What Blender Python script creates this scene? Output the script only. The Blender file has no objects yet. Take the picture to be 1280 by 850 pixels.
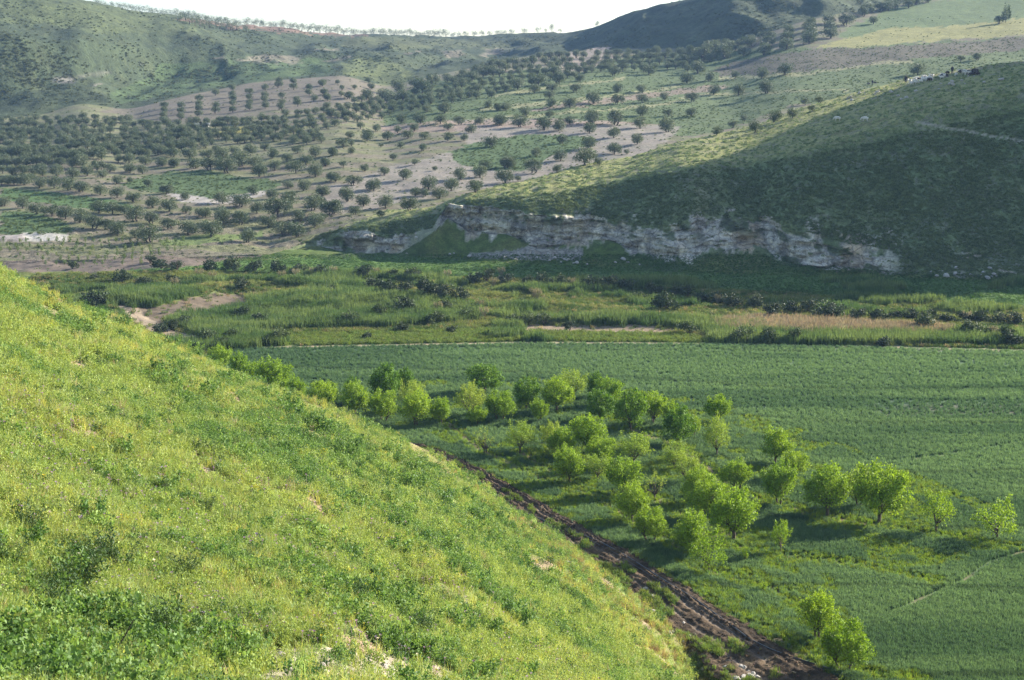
import bpy, bmesh, math, random
import numpy as np
from mathutils import Vector, Matrix

random.seed(7); rng = np.random.default_rng(7)
R = math.radians
sc = bpy.context.scene
col = sc.collection

# ------------------------------------------------------------------ camera, sky, sun, exposure
FPX, U0, V0, EYE = 1758.0, 640.0, 425.0, 38.0
PITCH = math.atan(325.0 / FPX)
CP, SP = math.cos(PITCH), math.sin(PITCH)
cam = bpy.data.objects.new('camera', bpy.data.cameras.new('camera'))
col.objects.link(cam)
cam.location = (0, 0, EYE); cam.rotation_euler = (math.pi / 2 - PITCH, 0, 0)
cam.data.sensor_width = 36; cam.data.lens = FPX / 1280 * 36
cam.data.clip_start = 0.3; cam.data.clip_end = 20000
sc.camera = cam

SUN_AZ, SUN_EL = 62.0, 23.5            # degrees right of the view direction, above the horizon
w = bpy.data.worlds.new('World'); sc.world = w; w.use_nodes = True
nt = w.node_tree; nt.nodes.clear()
sky = nt.nodes.new('ShaderNodeTexSky'); sky.sky_type = 'NISHITA'; sky.sun_disc = False
sky.sun_elevation = R(SUN_EL); sky.sun_rotation = R(SUN_AZ)
sky.altitude = 200; sky.air_density = 1.0; sky.dust_density = 1.0; sky.ozone_density = 1.0
bg = nt.nodes.new('ShaderNodeBackground'); bg.inputs['Strength'].default_value = 0.10
wo = nt.nodes.new('ShaderNodeOutputWorld')
nt.links.new(sky.outputs[0], bg.inputs[0]); nt.links.new(bg.outputs[0], wo.inputs[0])
sun = bpy.data.objects.new('sun', bpy.data.lights.new('sun', 'SUN'))
col.objects.link(sun)
sun.data.energy = 5.0; sun.data.angle = R(0.6); sun.data.color = (1.0, 0.93, 0.82)
sd = Vector((math.sin(R(SUN_AZ)) * math.cos(R(SUN_EL)), math.cos(R(SUN_AZ)) * math.cos(R(SUN_EL)), math.sin(R(SUN_EL))))
sun.rotation_euler = sd.to_track_quat('Z', 'Y').to_euler()
sun.location = (200, 100, 150)
sc.view_settings.view_transform = 'Standard'; sc.view_settings.look = 'None'
sc.view_settings.gamma = 1; sc.view_settings.use_curve_mapping = False
sc.view_settings.exposure = 1.43
sc.cycles.max_bounces = 6; sc.cycles.diffuse_bounces = 3; sc.cycles.transmission_bounces = 4
sc.cycles.volume_bounces = 0; sc.cycles.transparent_max_bounces = 6
sc.cycles.use_denoising = True; sc.cycles.denoising_input_passes = 'RGB_ALBEDO_NORMAL'; sc.cycles.denoising_prefilter = 'ACCURATE'; sc.cycles.use_adaptive_sampling = False; sc.cycles.use_light_tree = False

# ------------------------------------------------------------------ helpers
def tag(o, label=None, cat=None, group=None, kind=None):
    if label: o['label'] = label
    if cat: o['category'] = cat
    if group: o['group'] = group
    if kind: o['kind'] = kind
    return o

def tval(v):                                    # slope of the sight line through photo row v
    b = (V0 - np.asarray(v, float)) / FPX
    return (-SP + b * CP) / (CP + b * SP)
def vrow(D, z):                                 # photo row of a point at forward distance D, height z
    t = (np.asarray(z, float) - EYE) / D
    return V0 - FPX * (t * CP + SP) / (CP - t * SP)
def xof(u, v, D):
    b = (V0 - np.asarray(v, float)) / FPX
    return D * (np.asarray(u, float) - U0) / FPX / (CP + b * SP)
def valley(u, v, z=0.0):                        # point on the valley floor
    t = tval(v); D = (z - EYE) / t
    return np.stack(np.broadcast_arrays(xof(u, v, D), D, np.zeros_like(D) + z), -1)
def project(P):
    P = np.asarray(P, float)
    v = vrow(P[..., 1], P[..., 2]); b = (V0 - v) / FPX
    return U0 + P[..., 0] / P[..., 1] * FPX * (CP + b * SP), v

TAB = np.random.default_rng(3).random((256, 256))
def vnoise(x, y):
    xi = np.floor(x).astype(int); yi = np.floor(y).astype(int)
    fx = x - xi; fy = y - yi; fx = fx * fx * (3 - 2 * fx); fy = fy * fy * (3 - 2 * fy)
    g = lambda i, j: TAB[(xi + i) & 255, (yi + j) & 255]
    return (g(0, 0) * (1 - fx) + g(1, 0) * fx) * (1 - fy) + (g(0, 1) * (1 - fx) + g(1, 1) * fx) * fy
def fbm(x, y, s=1.0, o=4, gain=0.5):            # about -1..1
    a, t, n = 1.0, 0.0, 0.0
    x = np.asarray(x, float) / s; y = np.asarray(y, float) / s
    for k in range(o):
        t = t + a * (vnoise(x + 17.3 * k, y + 9.1 * k) * 2 - 1); n += a
        a *= gain; x = x * 2.03; y = y * 2.03
    return t / n * 1.6
def sstep(a, b, x):
    t = np.clip((np.asarray(x, float) - a) / (b - a), 0, 1); return t * t * (3 - 2 * t)

def in_poly(u, v, poly):
    u = np.asarray(u, float); v = np.asarray(v, float); ins = np.zeros(np.broadcast(u, v).shape, bool)
    n = len(poly)
    for i in range(n):
        x1, y1 = poly[i]; x2, y2 = poly[(i + 1) % n]
        if y1 == y2: continue
        c = ((y1 > v) != (y2 > v)) & (u < (x2 - x1) * (v - y1) / (y2 - y1) + x1)
        ins ^= c
    return ins
def line_dist(x, y, pts):
    x = np.asarray(x, float); y = np.asarray(y, float); d = np.full(np.broadcast(x, y).shape, 1e9)
    for (ax, ay), (bx, by) in zip(pts[:-1], pts[1:]):
        L = (bx - ax) ** 2 + (by - ay) ** 2 + 1e-9
        t = np.clip(((x - ax) * (bx - ax) + (y - ay) * (by - ay)) / L, 0, 1)
        d = np.minimum(d, np.hypot(x - ax - t * (bx - ax), y - ay - t * (by - ay)))
    return d
def wl(pts):                                    # photo polyline -> valley floor polyline
    return [tuple(valley(a, b)[:2]) for a, b in pts]

# ------------------------------------------------------------------ terrain control lines
UC = np.arange(-260, 1721, 2.5); NC = len(UC)
def tab(rows):                                  # rows of (u, a, b)
    r = np.array(rows, float)
    return [np.interp(UC, r[:, 0], r[:, k]) for k in range(1, r.shape[1])]
def sm(a, n=5):
    k = np.hanning(n + 2)[1:-1]; k /= k.sum(); p = n // 2
    return np.convolve(np.pad(a, p, mode='edge'), k, 'valid')[:NC]
lines = []
def add_D_z(D, z): lines.append((D.copy(), z.copy()))
def add_v_D(v, D): add_D_z(D, EYE + tval(v) * D)
def add_v_z(v, z): add_D_z((z - EYE) / tval(v), z)

# near hillside
D, z = tab([(-260, 3, 36.4), (400, 4, 35.3), (640, 6, 33.5), (900, 8, 30), (1280, 8, 26), (1720, 8, 24)]); add_D_z(D, z)
v, D = tab([(-260, 850, 12), (0, 850, 15), (160, 850, 16.5), (400, 850, 20), (560, 850, 28), (640, 850, 35), (760, 850, 50), (850, 850, 68), (880, 862, 74), (960, 930, 70), (1280, 1060, 56), (1720, 1100, 54)])
add_v_D(sm(v, 9), sm(D, 9))
v, D = tab([(-260, 200, 118), (-60, 300, 104), (0, 334, 101), (50, 364, 103), (94, 387, 104), (151, 407, 105), (188, 428, 106), (235, 448, 107), (265, 461, 107), (319, 481, 108), (369, 502, 108), (420, 522, 108), (467, 542, 108), (535, 569, 108), (560, 582, 108), (611, 613, 107), (646, 644, 105), (704, 676, 102), (745, 711, 99), (800, 757, 95), (825, 779, 92), (869, 843, 88), (900, 876, 84), (960, 944, 76), (1280, 1090, 62), (1720, 1140, 60)])
add_v_D(sm(v, 5), sm(D, 9))
D, z = tab([(-260, 190, 0), (0, 168, 0), (270, 145, 0), (400, 137, 0), (560, 129, 0), (640, 120, 0), (700, 112, 0), (760, 106, 0), (820, 98, 0), (880, 90, 0), (960, 80, 0), (1280, 66, 0), (1720, 64, 0)])
add_D_z(sm(D, 9), z)
# foot of the hills
V1v, = tab([(-260, 332), (0, 330), (160, 328), (330, 322), (400, 314), (480, 320), (560, 324), (640, 331), (760, 338), (850, 342), (960, 345), (1130, 352), (1280, 354), (1720, 374)])
V1v = sm(V1v, 9); add_v_z(V1v, np.zeros(NC)); V1D = lines[-1][0]
mu, = tab([(-260, .10), (300, .11), (600, .12), (1720, .12)])
V1P = np.where(UC < 330, V1D, np.interp(UC, [330, 1280, 1720], [np.interp(330, UC, V1D), 262, 245])); V1P = sm(V1P, 41)
plane = lambda D: np.maximum(mu * (D - V1P), 0)
left = UC < 336
WB = sstep(255, 350, UC)                        # the spur fades out to the left
bl = lambda a, b: a * (1 - WB) + b * WB
# cliff base, cliff top
v, z = tab([(336, 318, .5), (400, 311, .5), (440, 317, .3), (500, 318, .6), (540, 292, 5), (560, 275, 7.5), (583, 290, 5), (633, 296, 4.5), (660, 307, 3), (694, 312, 2.2), (720, 300, 4), (761, 300, 4), (781, 311, 2.5), (811, 318, 1.8), (842, 324, 1.6), (868, 327, 1.4), (888, 314, 3.2), (950, 311, 3.6), (966, 322, 2.2), (988, 331, 1.2), (1008, 333, 1.2), (1085, 338, 1), (1132, 342, .8), (1280, 345, 1), (1720, 366, 1)])
C1D = (z - EYE) / tval(v); C1z = z
C1D = np.maximum(C1D, V1D + 2); C1z = EYE + tval(v) * C1D; C1D = bl(V1D + 3, C1D); C1z = bl(plane(C1D), C1z); add_D_z(C1D, C1z)
v, off = tab([(336, 314, 3), (400, 301, 3), (425, 290, 3), (460, 288, 3), (490, 300, 3), (540, 286, 3), (560, 254, 2.5), (593, 258, 2), (633, 262, 2), (677, 270, 2.2), (720, 271, 2), (761, 278, 2), (794, 291, 3), (825, 290, 4), (850, 288, 6), (868, 277, 8), (883, 274, 9), (961, 278, 9), (984, 294, 5), (1018, 302, 3.5), (1051, 312, 3), (1132, 327, 3), (1200, 337, 2.5), (1280, 338, 3), (1720, 355, 4)])
C2D = C1D + off; C2z = EYE + tval(v) * C2D
C2D = bl(V1D + 6, C2D); C2z = bl(plane(C2D), C2z); add_D_z(C2D, C2z)
# shoulder and crest of the spur
v, s = tab([(336, 311, .3), (425, 286, .33), (549, 265, .35), (580, 250, .4), (660, 243, .47), (760, 225, .55), (850, 205, .62), (934, 199, .66), (1001, 183, .70), (1135, 148, .74), (1203, 124, .76), (1280, 105, .78), (1720, 105, .78)])
t = tval(v); TD = (EYE - C2z + s * C2D) / (s - t); TD = sm(np.maximum(TD, C2D + 3), 61); Tz = EYE + tval(v) * TD
f = sstep(1300, 1440, UC); tz, = tab([(1280, 40), (1450, 60), (1600, 74), (1720, 83)]); Tz = Tz * (1 - f) + tz * f; TD = TD * (1 - f) + 332 * f  # unseen rise past the right edge, shaped to cast shade on the valley
TD = bl(V1D + 12, TD); Tz = bl(plane(TD), Tz); add_D_z(TD, Tz)
v, = tab([(336, 308), (425, 283), (549, 259), (580, 245), (660, 225), (714, 209), (794, 194), (850, 177), (910, 165), (951, 154), (1001, 134), (1058, 120), (1135, 97), (1280, 77), (1720, 77)])
t = tval(v); RD = (EYE - Tz + .1 * TD) / (.1 - t); RD = sm(np.clip(RD, TD + 5, TD + 110), 9); Rz = EYE + tval(v) * RD
rz, = tab([(1280, 46), (1450, 78), (1600, 104), (1720, 108)]); Rz = Rz * (1 - f) + rz * f; RD = RD * (1 - f) + 400 * f  # crest of the same unseen rise, its height set by the shade it casts
RD = bl(V1D + 20, RD); Rz = bl(plane(RD), Rz); add_D_z(RD, Rz)
GD = RD + 28; add_D_z(GD, plane(GD))
# top of the olive slope
v, D = tab([(-260, 160, 540), (0, 148, 560), (50, 144, 570), (100, 128, 600), (161, 138, 580), (235, 118, 620), (292, 107, 650), (336, 101, 660), (430, 94, 680), (485, 108, 670), (520, 100, 680), (593, 84, 730), (660, 70, 790), (714, 64, 800), (761, 60, 780), (850, 60, 740), (917, 55, 720), (951, 44, 722), (1018, 22, 745), (1119, 5, 800), (1280, -20, 860), (1720, -60, 950)])
add_v_D(sm(v, 21), sm(D, 61))
v, D = tab([(-260, 140, 570), (0, 128, 592), (100, 108, 630), (200, 86, 700), (300, 82, 740), (420, 76, 790), (485, 80, 800), (520, 90, 790), (560, 76, 860), (613, 70, 890), (660, 62, 880), (710, 58, 860), (761, 52, 810), (852, 45, 765), (917, 35, 742), (1018, 7, 765), (1119, -8, 822), (1280, -32, 890), (1720, -70, 980)])
add_v_D(sm(v, 9), np.maximum(sm(D, 15), lines[-1][0] + 12))
v, D = tab([(-260, 60, 592), (0, 58, 616), (100, 50, 656), (200, 52, 728), (300, 64, 757), (420, 63, 806), (500, 67, 818), (560, 65, 880), (613, 60, 912), (660, 52, 920), (710, 48, 905), (761, 35, 860), (852, 18, 800), (917, 3, 772), (1018, -13, 797), (1119, -33, 855), (1280, -55, 920), (1720, -90, 1000)])
add_v_D(sm(v, 9), np.maximum(sm(D, 15), lines[-1][0] + 12))
v, D = tab([(-260, -60, 850), (0, -15, 900), (77, 2, 900), (185, 18, 960), (285, 33, 1010), (336, 37, 1040), (430, 46, 1110), (560, 49, 1150), (613, 47, 1150), (660, 43, 1110), (710, 40, 1010), (747, 31, 940), (794, 15, 880), (852, 0, 845), (917, -20, 815), (1018, -40, 850), (1119, -65, 910), (1280, -90, 1020), (1720, -120, 1100)])
add_v_D(sm(v, 5), np.maximum(sm(D, 9), lines[-1][0] + 20))
add_D_z(lines[-1][0] + 90, lines[-1][1] - 6)
add_D_z(np.full(NC, 1700.), np.full(NC, 40.))
add_D_z(np.full(NC, 2500.), np.full(NC, 20.))
LD = np.array([l[0] for l in lines]); LZ = np.array([l[1] for l in lines])
for k in range(1, len(LD)): LD[k] = np.maximum(LD[k], LD[k - 1] + 0.8)
# rows per segment:  0 near,1 slope,2 brow-foot,3 valley,4 foot-cliff,5 cliff,6 face,7 shelf,8 gully,9 olive,10,11,12 far,13..
NSEG = [14, 170, 14, 230, 14, 40, 90, 46, 14, 150, 26, 34, 34, 6, 6, 4]
def pchip_slopes(x, y):
    h = np.diff(x, axis=0); d = np.diff(y, axis=0) / h; m = np.zeros_like(y)
    w1 = 2 * h[1:] + h[:-1]; w2 = h[1:] + 2 * h[:-1]
    same = d[:-1] * d[1:] > 0
    with np.errstate(divide='ignore', invalid='ignore'):
        hm = (w1 + w2) / (w1 / d[:-1] + w2 / d[1:])
    m[1:-1] = np.where(same, hm, 0); m[0] = d[0]; m[-1] = d[-1]; return m
MS = pchip_slopes(LD, LZ)
MS[9] = sm((LZ[10] - LZ[9]) / (LD[10] - LD[9]), 41); MS[10] = sm(MS[10], 41)
rD, rZ, rS = [], [], []
for k, n in enumerate(NSEG):
    last = k == len(NSEG) - 1
    for i in range(n + (1 if last else 0)):
        t = i / n
        D = 1 / ((1 - t) / LD[k] + t / LD[k + 1]); h = LD[k + 1] - LD[k]; s = (D - LD[k]) / h
        z = (LZ[k] * (2 * s**3 - 3 * s**2 + 1) + MS[k] * h * (s**3 - 2 * s**2 + s) + LZ[k + 1] * (-2 * s**3 + 3 * s**2) + MS[k + 1] * h * (s**3 - s**2))
        rD.append(D); rZ.append(z); rS.append(np.full(NC, k + t))
TDm, TZm, TS = np.array(rD), np.array(rZ), np.array(rS); NR = len(TDm)
TX = xof(UC[None, :], vrow(TDm, TZm), TDm)
# relief
seg = TS
def band(a, b, e=0.15): return sstep(a - e, a + e, seg) * (1 - sstep(b - e, b + e, seg))
VR = vrow(TDm, TZm)
rough = band(3.0, 5.0, .05) * sstep(205, 230, TDm)
TZm = TZm + band(0.5, 2.5, .4) * (fbm(TX, TDm, 9, 4) * .42 + fbm(TX, TDm, 1.6, 3) * .14)
TZm = TZm + rough * (np.maximum(fbm(TX, TDm, 22, 4) * 1.5, -.5) + fbm(TX, TDm * 2, 5, 3) * .35)
TZm = TZm + band(6.1, 8.6, .3) * (fbm(TX, TDm, 18, 3) * .4 + fbm(TX, TDm, 2.4, 3) * .22)
TZm = TZm + band(9.0, 10.0, .2) * (fbm(TX, TDm, 45, 4) * .8 + fbm(TX, TDm, 5, 2) * .15)
gul = 1 - np.abs(fbm(TX, TDm * .45, 62, 4))
wfar = band(10.2, 13.0, .3)
TZm = TZm + wfar * ((gul - .7) * 10 * (1 - .7 * sstep(12.0, 12.9, seg)) + fbm(TX, TDm, 12, 3) * .9)
# rock faces: ledges and clefts pushed in and out
uu = np.broadcast_to(UC, TX.shape)
cl = band(5.05, 6.05, .12) * (uu > 380)
dd = fbm(TX * 1.0, TZm * 3.2, 5.5, 5, .6) * 2.6 + np.abs(fbm(TX, TZm * .3, 2.2, 3)) * 2.2
TDm = TDm + cl * dd * sstep(0, 5, (LZ[6] - LZ[5]))[None, :]
TX = xof(uu, vrow(TDm, TZm), TDm)
VR = vrow(TDm, TZm)
VMIN = np.minimum.accumulate(VR[10:], 0)

def hit(u, v):
    """terrain points seen at photo positions; returns P (n,3), seg (n,), ok"""
    u = np.atleast_1d(np.asarray(u, float)); v = np.atleast_1d(np.asarray(v, float))
    c = np.clip(np.round((u - UC[0]) / 2.5).astype(int), 0, NC - 1)
    P = np.zeros((len(u), 3)); S = np.zeros(len(u)); ok = np.zeros(len(u), bool)
    order = np.argsort(c, kind='stable'); cs = c[order]
    bounds = np.flatnonzero(np.diff(cs)) + 1
    for g in np.split(order, bounds):
        if len(g) == 0: continue
        cc = c[g[0]]; m = -VMIN[:, cc]
        k = np.searchsorted(m, -v[g], 'left') + 10
        good = (k > 10) & (k < NR)
        k = np.clip(k, 11, NR - 1)
        a, b = VR[k - 1, cc], VR[k, cc]
        t = np.clip((a - v[g]) / np.maximum(a - b, 1e-6), 0, 1)
        D = TDm[k - 1, cc] * (1 - t) + TDm[k, cc] * t
        z = TZm[k - 1, cc] * (1 - t) + TZm[k, cc] * t
        P[g, 1] = D; P[g, 2] = z; P[g, 0] = xof(u[g], vrow(D, z), D); S[g] = TS[k, cc]; ok[g] = good
    return P, S, ok

# ------------------------------------------------------------------ ground colours (what grows or lies where)
FIELD = [(262, 440), (330, 434), (500, 431), (650, 428), (850, 429), (1100, 433), (1400, 440), (1800, 450), (1800, 1200), (900, 1200), (800, 800), (700, 720), (560, 620), (400, 560), (250, 470)]
TRACKL = [(490, 560), (560, 586), (622, 628), (697, 681), (745, 714), (800, 755), (850, 799), (900, 848), (950, 898), (1040, 970)]
TRACKR = [(530, 556), (570, 570), (629, 601), (697, 639), (766, 677), (835, 718), (904, 762), (1000, 817), (1060, 852), (1180, 935)]
ROWS = [wl(p) for p in [
    [(985, 640), (1033, 648), (1100, 657), (1168, 668), (1244, 680), (1330, 695)],
    [(893, 672), (916, 682), (952, 689), (992, 697), (1071, 705), (1166, 727)],
    [(860, 706), (885, 715), (945, 730), (1000, 742), (1025, 746)],
    [(690, 560), (760, 590), (817, 622), (865, 650)],
    [(650, 565), (710, 600), (790, 650), (865, 694)],
    [(787, 536), (846, 558), (919, 612), (972, 632), (1034, 646)],
    [(560, 530), (606, 565), (680, 600)], [(930, 715), (1000, 760), (1054, 800)],
    [(860, 620), (918, 674)], [(900, 770), (960, 790), (1054, 838), (1150, 850)]]]
PATHS = [wl(p) for p in [[(1100, 579), (1180, 569), (1290, 551), (1500, 520)], [(1110, 768), (1150, 750), (1205, 726), (1240, 702), (1290, 688)]]]
EDGE = wl([(330, 434), (500, 431), (650, 428), (850, 429), (1090, 433), (1280, 438), (1500, 444)])
SOILOLIVE = (.165, .145, .105)
C = np.zeros(TX.shape + (3,)); RK = np.zeros(TX.shape)
def paint(mask, c, a=1.0):
    m = (mask * a)[..., None] if not np.isscalar(a) or True else mask
    C[:] = C * (1 - m) + np.array(c) * m
n1 = fbm(TX, TDm, 9, 4); n2 = fbm(TX, TDm, 2.2, 3); n3 = fbm(TX, TDm, 34, 4)
jit_u = uu + fbm(TX, TDm, 6, 3) * 5; jit_v = VR + fbm(TX + 50, TDm, 6, 3) * 2.2
is_slope = seg < 3; is_val = (seg >= 3) & (seg < 5); is_spur = (seg >= 5) & (seg < 9); is_ol = (seg >= 9) & (seg < 10); is_far = seg >= 10
sL = 340 + (318 - VR) * 2.6 + fbm(TX, TDm, 5, 3) * 8; is_ol = is_ol | (is_spur & (uu < sL)); is_spur = is_spur & (uu >= sL)
one = np.ones(TX.shape)
# near hillside: yellow-green herbs on pinkish soil
paint(is_slope * one, (.14, .18, .05)); paint(is_slope * sstep(.1, .5, n1), (.19, .165, .07), .8)
paint(is_slope * sstep(.25, .4, n2 * .7 + n1 * .3), (.25, .19, .13), .9)
paint(is_slope * in_poly(jit_u, jit_v, [(325, 812), (380, 806), (470, 812), (560, 835), (600, 870), (300, 870), (330, 835)]), (.33, .28, .23), .9)
for a_, b_, r_ in [((388, 626), (408, 652), 9), ((240, 566), (252, 590), 8), ((262, 590), (282, 606), 7), ((288, 494), (300, 508), 7), ((95, 455), (104, 466), 8), ((62, 478), (72, 490), 7), ((330, 598), (338, 606), 6), ((425, 672), (436, 684), 6), ((150, 520), (162, 530), 6), ((480, 735), (500, 745), 6), ((205, 505), (214, 516), 6), ((420, 800), (470, 812), 8)]:
    paint(is_slope * (line_dist(uu, VR, [a_, b_]) < r_), (.27, .19, .135))
# valley
paint(is_val * one, (.085, .125, .028)); paint(is_val * sstep(-.1, .5, n1), (.12, .14, .04))
paint(is_val * sstep(.2, .5, n3) , (.05, .085, .028), .7)
fm = in_poly(uu, VR, FIELD) & is_val
paint(fm * one, (.07, .12, .06)); paint(fm * sstep(-.2, .6, fbm(TX * .35, TDm * 2.2, 10, 3)), (.11, .17, .085), .7)
paint(fm * sstep(.35, .7, fbm(TX * .3 + 9, TDm * 1.5, 12, 3)) * sstep(960, 1060, uu) * (1 - sstep(520, 545, VR)), (.15, .14, .10), .7)
orch = in_poly(uu, VR, [(370, 480), (640, 470), (880, 500), (1010, 540), (1160, 600), (1300, 660), (1300, 700), (1040, 720), (1100, 860), (1000, 860), (560, 560)]) & is_val
paint(orch * sstep(.0, .5, n2 * .6 + n1 * .6), (.11, .16, .035), .8)
for r_ in ROWS:
    d = line_dist(TX, TDm, r_); paint(fm * (1 - sstep(.35, 1.0, d + n2 * .5)), (.14, .15, .05), .8)
    paint(fm * (1 - sstep(.1, .45, d + n1 * .5)), (.20, .145, .09), .7)
for r_ in PATHS:
    paint(is_val * (1 - sstep(.1, .5, line_dist(TX, TDm, r_) + n2 * .7 + .15)), (.20, .17, .10), .8)
paint(is_val * (1 - sstep(.8, 2.2, line_dist(TX, TDm - 1.5, EDGE) + n2)), (.13, .16, .05), .9)
paint(is_val * (1 - sstep(.25, .8, line_dist(TX, TDm, EDGE) + n2 * .4)), (.33, .26, .17), .9 * (1 - .7 * ((uu > 850) & (uu < 1080))))
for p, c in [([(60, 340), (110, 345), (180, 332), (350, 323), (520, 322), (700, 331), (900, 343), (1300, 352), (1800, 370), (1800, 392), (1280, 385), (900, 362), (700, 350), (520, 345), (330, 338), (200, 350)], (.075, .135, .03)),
             ([(225, 350), (420, 362), (500, 345), (600, 352), (620, 372), (420, 380), (300, 372), (230, 362)], (.12, .14, .05)),
             ([(590, 385), (860, 392), (890, 425), (600, 428), (460, 430), (350, 428), (350, 412)], (.11, .145, .04)),
             ([(890, 403), (1000, 400), (1190, 412), (1300, 416), (1300, 430), (900, 424)], (.15, .13, .09)),
             ([(0, 340), (0, 300), (90, 303), (240, 308), (330, 305), (385, 300), (330, 318), (225, 334), (110, 342)], (.15, .115, .098)),
             ([(640, 402), (700, 407), (800, 405), (850, 412), (835, 418), (700, 415), (655, 414)], (.27, .20, .14)),
             ([(940, 404), (1010, 403), (1000, 412), (950, 411)], (.2, .16, .1)),
             ([(145, 380), (182, 385), (230, 373), (270, 366), (312, 372), (308, 383), (250, 392), (210, 395), (205, 408), (265, 424), (235, 427), (190, 415), (165, 400)], (.15, .112, .085)),  # brown yard earth, darkened to hold the shade on its bank
             ([(225, 318), (300, 312), (420, 300), (430, 292), (350, 300), (250, 306)], (.24, .20, .17))]:
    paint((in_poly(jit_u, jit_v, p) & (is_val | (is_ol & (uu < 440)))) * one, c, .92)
YARD = wl([(146, 381), (160, 393), (178, 405), (205, 415), (240, 421), (272, 425)])
for off in (-1.1, 1.1):
    paint(is_val * (1 - sstep(.5, 1.0, line_dist(TX - off, TDm, YARD) + n2 * .3)), (.33, .26, .185), .85)
# spur: grazed garrigue over pale limestone
paint(is_spur * one, (.125, .165, .075)); paint(is_spur * sstep(-.4, .6, n1), (.165, .19, .09), .8)
paint(is_spur * band(6.85, 8.9, .15), (.27, .27, .10), .9)  # crest painted lighter and yellower, its sunlit strip put into the colour
paint(is_spur * sstep(.30, .5, n2 * .6 + fbm(TX, TDm, 1.1, 2) * .5), (.20, .19, .15), .55 * band(6.3, 8.5, .2))
tl_ = sstep(.75, .95, np.sin(TZm * 3.6 + fbm(TX, TDm, 20, 3) * 2.5)) * sstep(-.2, .3, fbm(TX + 9, TDm, 10, 3)); paint(is_spur * band(6.1, 8.9, .1) * tl_, (.20, .19, .12), .5)
rocky = in_poly(jit_u, jit_v, [(1040, 285), (1120, 270), (1250, 285), (1290, 320), (1270, 348), (1160, 350), (1060, 325)]) & is_spur
paint(rocky * sstep(.05, .35, fbm(TX, TZm * 2.5, 3, 4)), (.22, .215, .17), .4)
segj = seg + fbm(TX, TDm * 0 + TZm, 3.2, 4) * .22 + fbm(TX, TZm, .9, 2) * .08
cliff_m = sstep(4.98, 5.04, segj) * (1 - sstep(6.0, 6.08, segj)) * (seg > 4.4) * (seg < 6.5) * (uu > 395)
gaps = sstep(.20, .42, fbm(TX + 30, TZm * 2.0, 9, 4)) * (uu < 560)
cliff_m = cliff_m * (1 - sstep(1085, 1150, uu) * sstep(-.9, -.3, fbm(TX, TZm * 2, 4, 3) - sstep(1085, 1160, uu) * .1)) * (1 - gaps) * (1 - .85 * sstep(500, 515, uu) * (1 - sstep(542, 552, uu)))
paint(cliff_m, (.56, .51, .43)); paint(cliff_m * sstep(0, .4, fbm(TX, TZm * .5, 3.5, 4)), (.68, .61, .49), .8)
paint(cliff_m * sstep(.15, .5, fbm(TX + 70, TZm * .45, 6, 3)), (.40, .28, .15), .6)
cleft = sstep(.25, .55, fbm(TX + 5, TZm * .25, 1.7, 3)); paint(cliff_m * cleft, (.17, .155, .14), .55); strata = sstep(.1, .4, np.sin(TZm * 5.5 + fbm(TX, TZm, 6, 3) * 3)); paint(cliff_m * strata * sstep(-.2, .3, fbm(TX + 90, TZm, 5, 3)), (.28, .25, .21), .5)
paint(cliff_m * sstep(.1, .45, fbm(TX + 11, TZm * 1.2, 4, 4)) * (1 - sstep(870, 900, uu) * (1 - sstep(1000, 1040, uu))), (.24, .22, .20), .6)
paint(cliff_m * sstep(.28, .5, fbm(TX + 44, TZm * 1.6, 5, 4)) * sstep(850, 900, uu), (.06, .085, .03), .9)
ledge = in_poly(jit_u, jit_v * 1.0, [(584, 316), (640, 313), (665, 308), (730, 312), (728, 322), (716, 326), (650, 324), (600, 323)]) & (seg > 4) & (seg < 6)
paint(ledge * one, (.36, .33, .29), .9)
bush = sstep(.32, .42, fbm(TX + 8, TZm * 1.3, 2.6, 3)); paint(cliff_m * bush * sstep(5.3, 5.9, seg), (.05, .08, .025), .9)
RK = np.clip(cliff_m * (1 - bush) + ledge, 0, 1)
paint((line_dist(jit_u, VR, [(1145, 152), (1180, 160), (1205, 163), (1235, 170), (1285, 177)]) < 1.3) & is_spur, (.34, .31, .25), .9)
paint(((line_dist(jit_u, VR, [(1040, 168), (1100, 150), (1160, 134), (1200, 122)]) < 2.0) & is_spur) * one, (.20, .19, .08), .8)
paint(((line_dist(jit_u, VR, [(930, 120), (1000, 114), (1090, 106), (1140, 95), (1230, 84), (1290, 76)]) < 2.4)) * (seg > 7) * (seg < 10), (.24, .22, .12), .85)
# olive slope
paint(is_ol * one, SOILOLIVE); paint(is_ol * sstep(0, .5, n1), (.16, .15, .10), .6)
paint(is_ol * (sstep(.1, .35, np.sin(TDm * .42 + n3 * 3 + TX * .03))), (.135, .155, .06), .55)
def olp(poly, c, a=.93): paint((in_poly(jit_u, jit_v, poly) & is_ol) * one, c, a)
olp([(520, 105), (620, 92), (760, 75), (900, 62), (1040, 60), (1290, 45), (1290, 115), (1140, 118), (1000, 130), (900, 165), (850, 172), (820, 158), (700, 155), (560, 158), (480, 158), (480, 130)], (.085, .125, .045), .85)
olp([(0, 150), (100, 130), (180, 140), (240, 150), (340, 160), (480, 150), (480, 190), (330, 205), (0, 200)], (.15, .16, .08), .45)
olp([(560, 150), (640, 148), (760, 152), (850, 157), (845, 170), (790, 200), (730, 217), (660, 225), (600, 235), (540, 245), (470, 262), (420, 268), (380, 262), (420, 232), (500, 205), (590, 185)], (.25, .22, .195), .75)
olp([(205, 240), (250, 240), (262, 250), (300, 243), (330, 235), (330, 244), (270, 258), (225, 252)], (.33, .30, .28), .9)
olp([(560, 190), (600, 178), (655, 168), (700, 168), (745, 172), (740, 182), (700, 190), (680, 200), (655, 212), (600, 214), (575, 205)], (.07, .115, .038))
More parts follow.
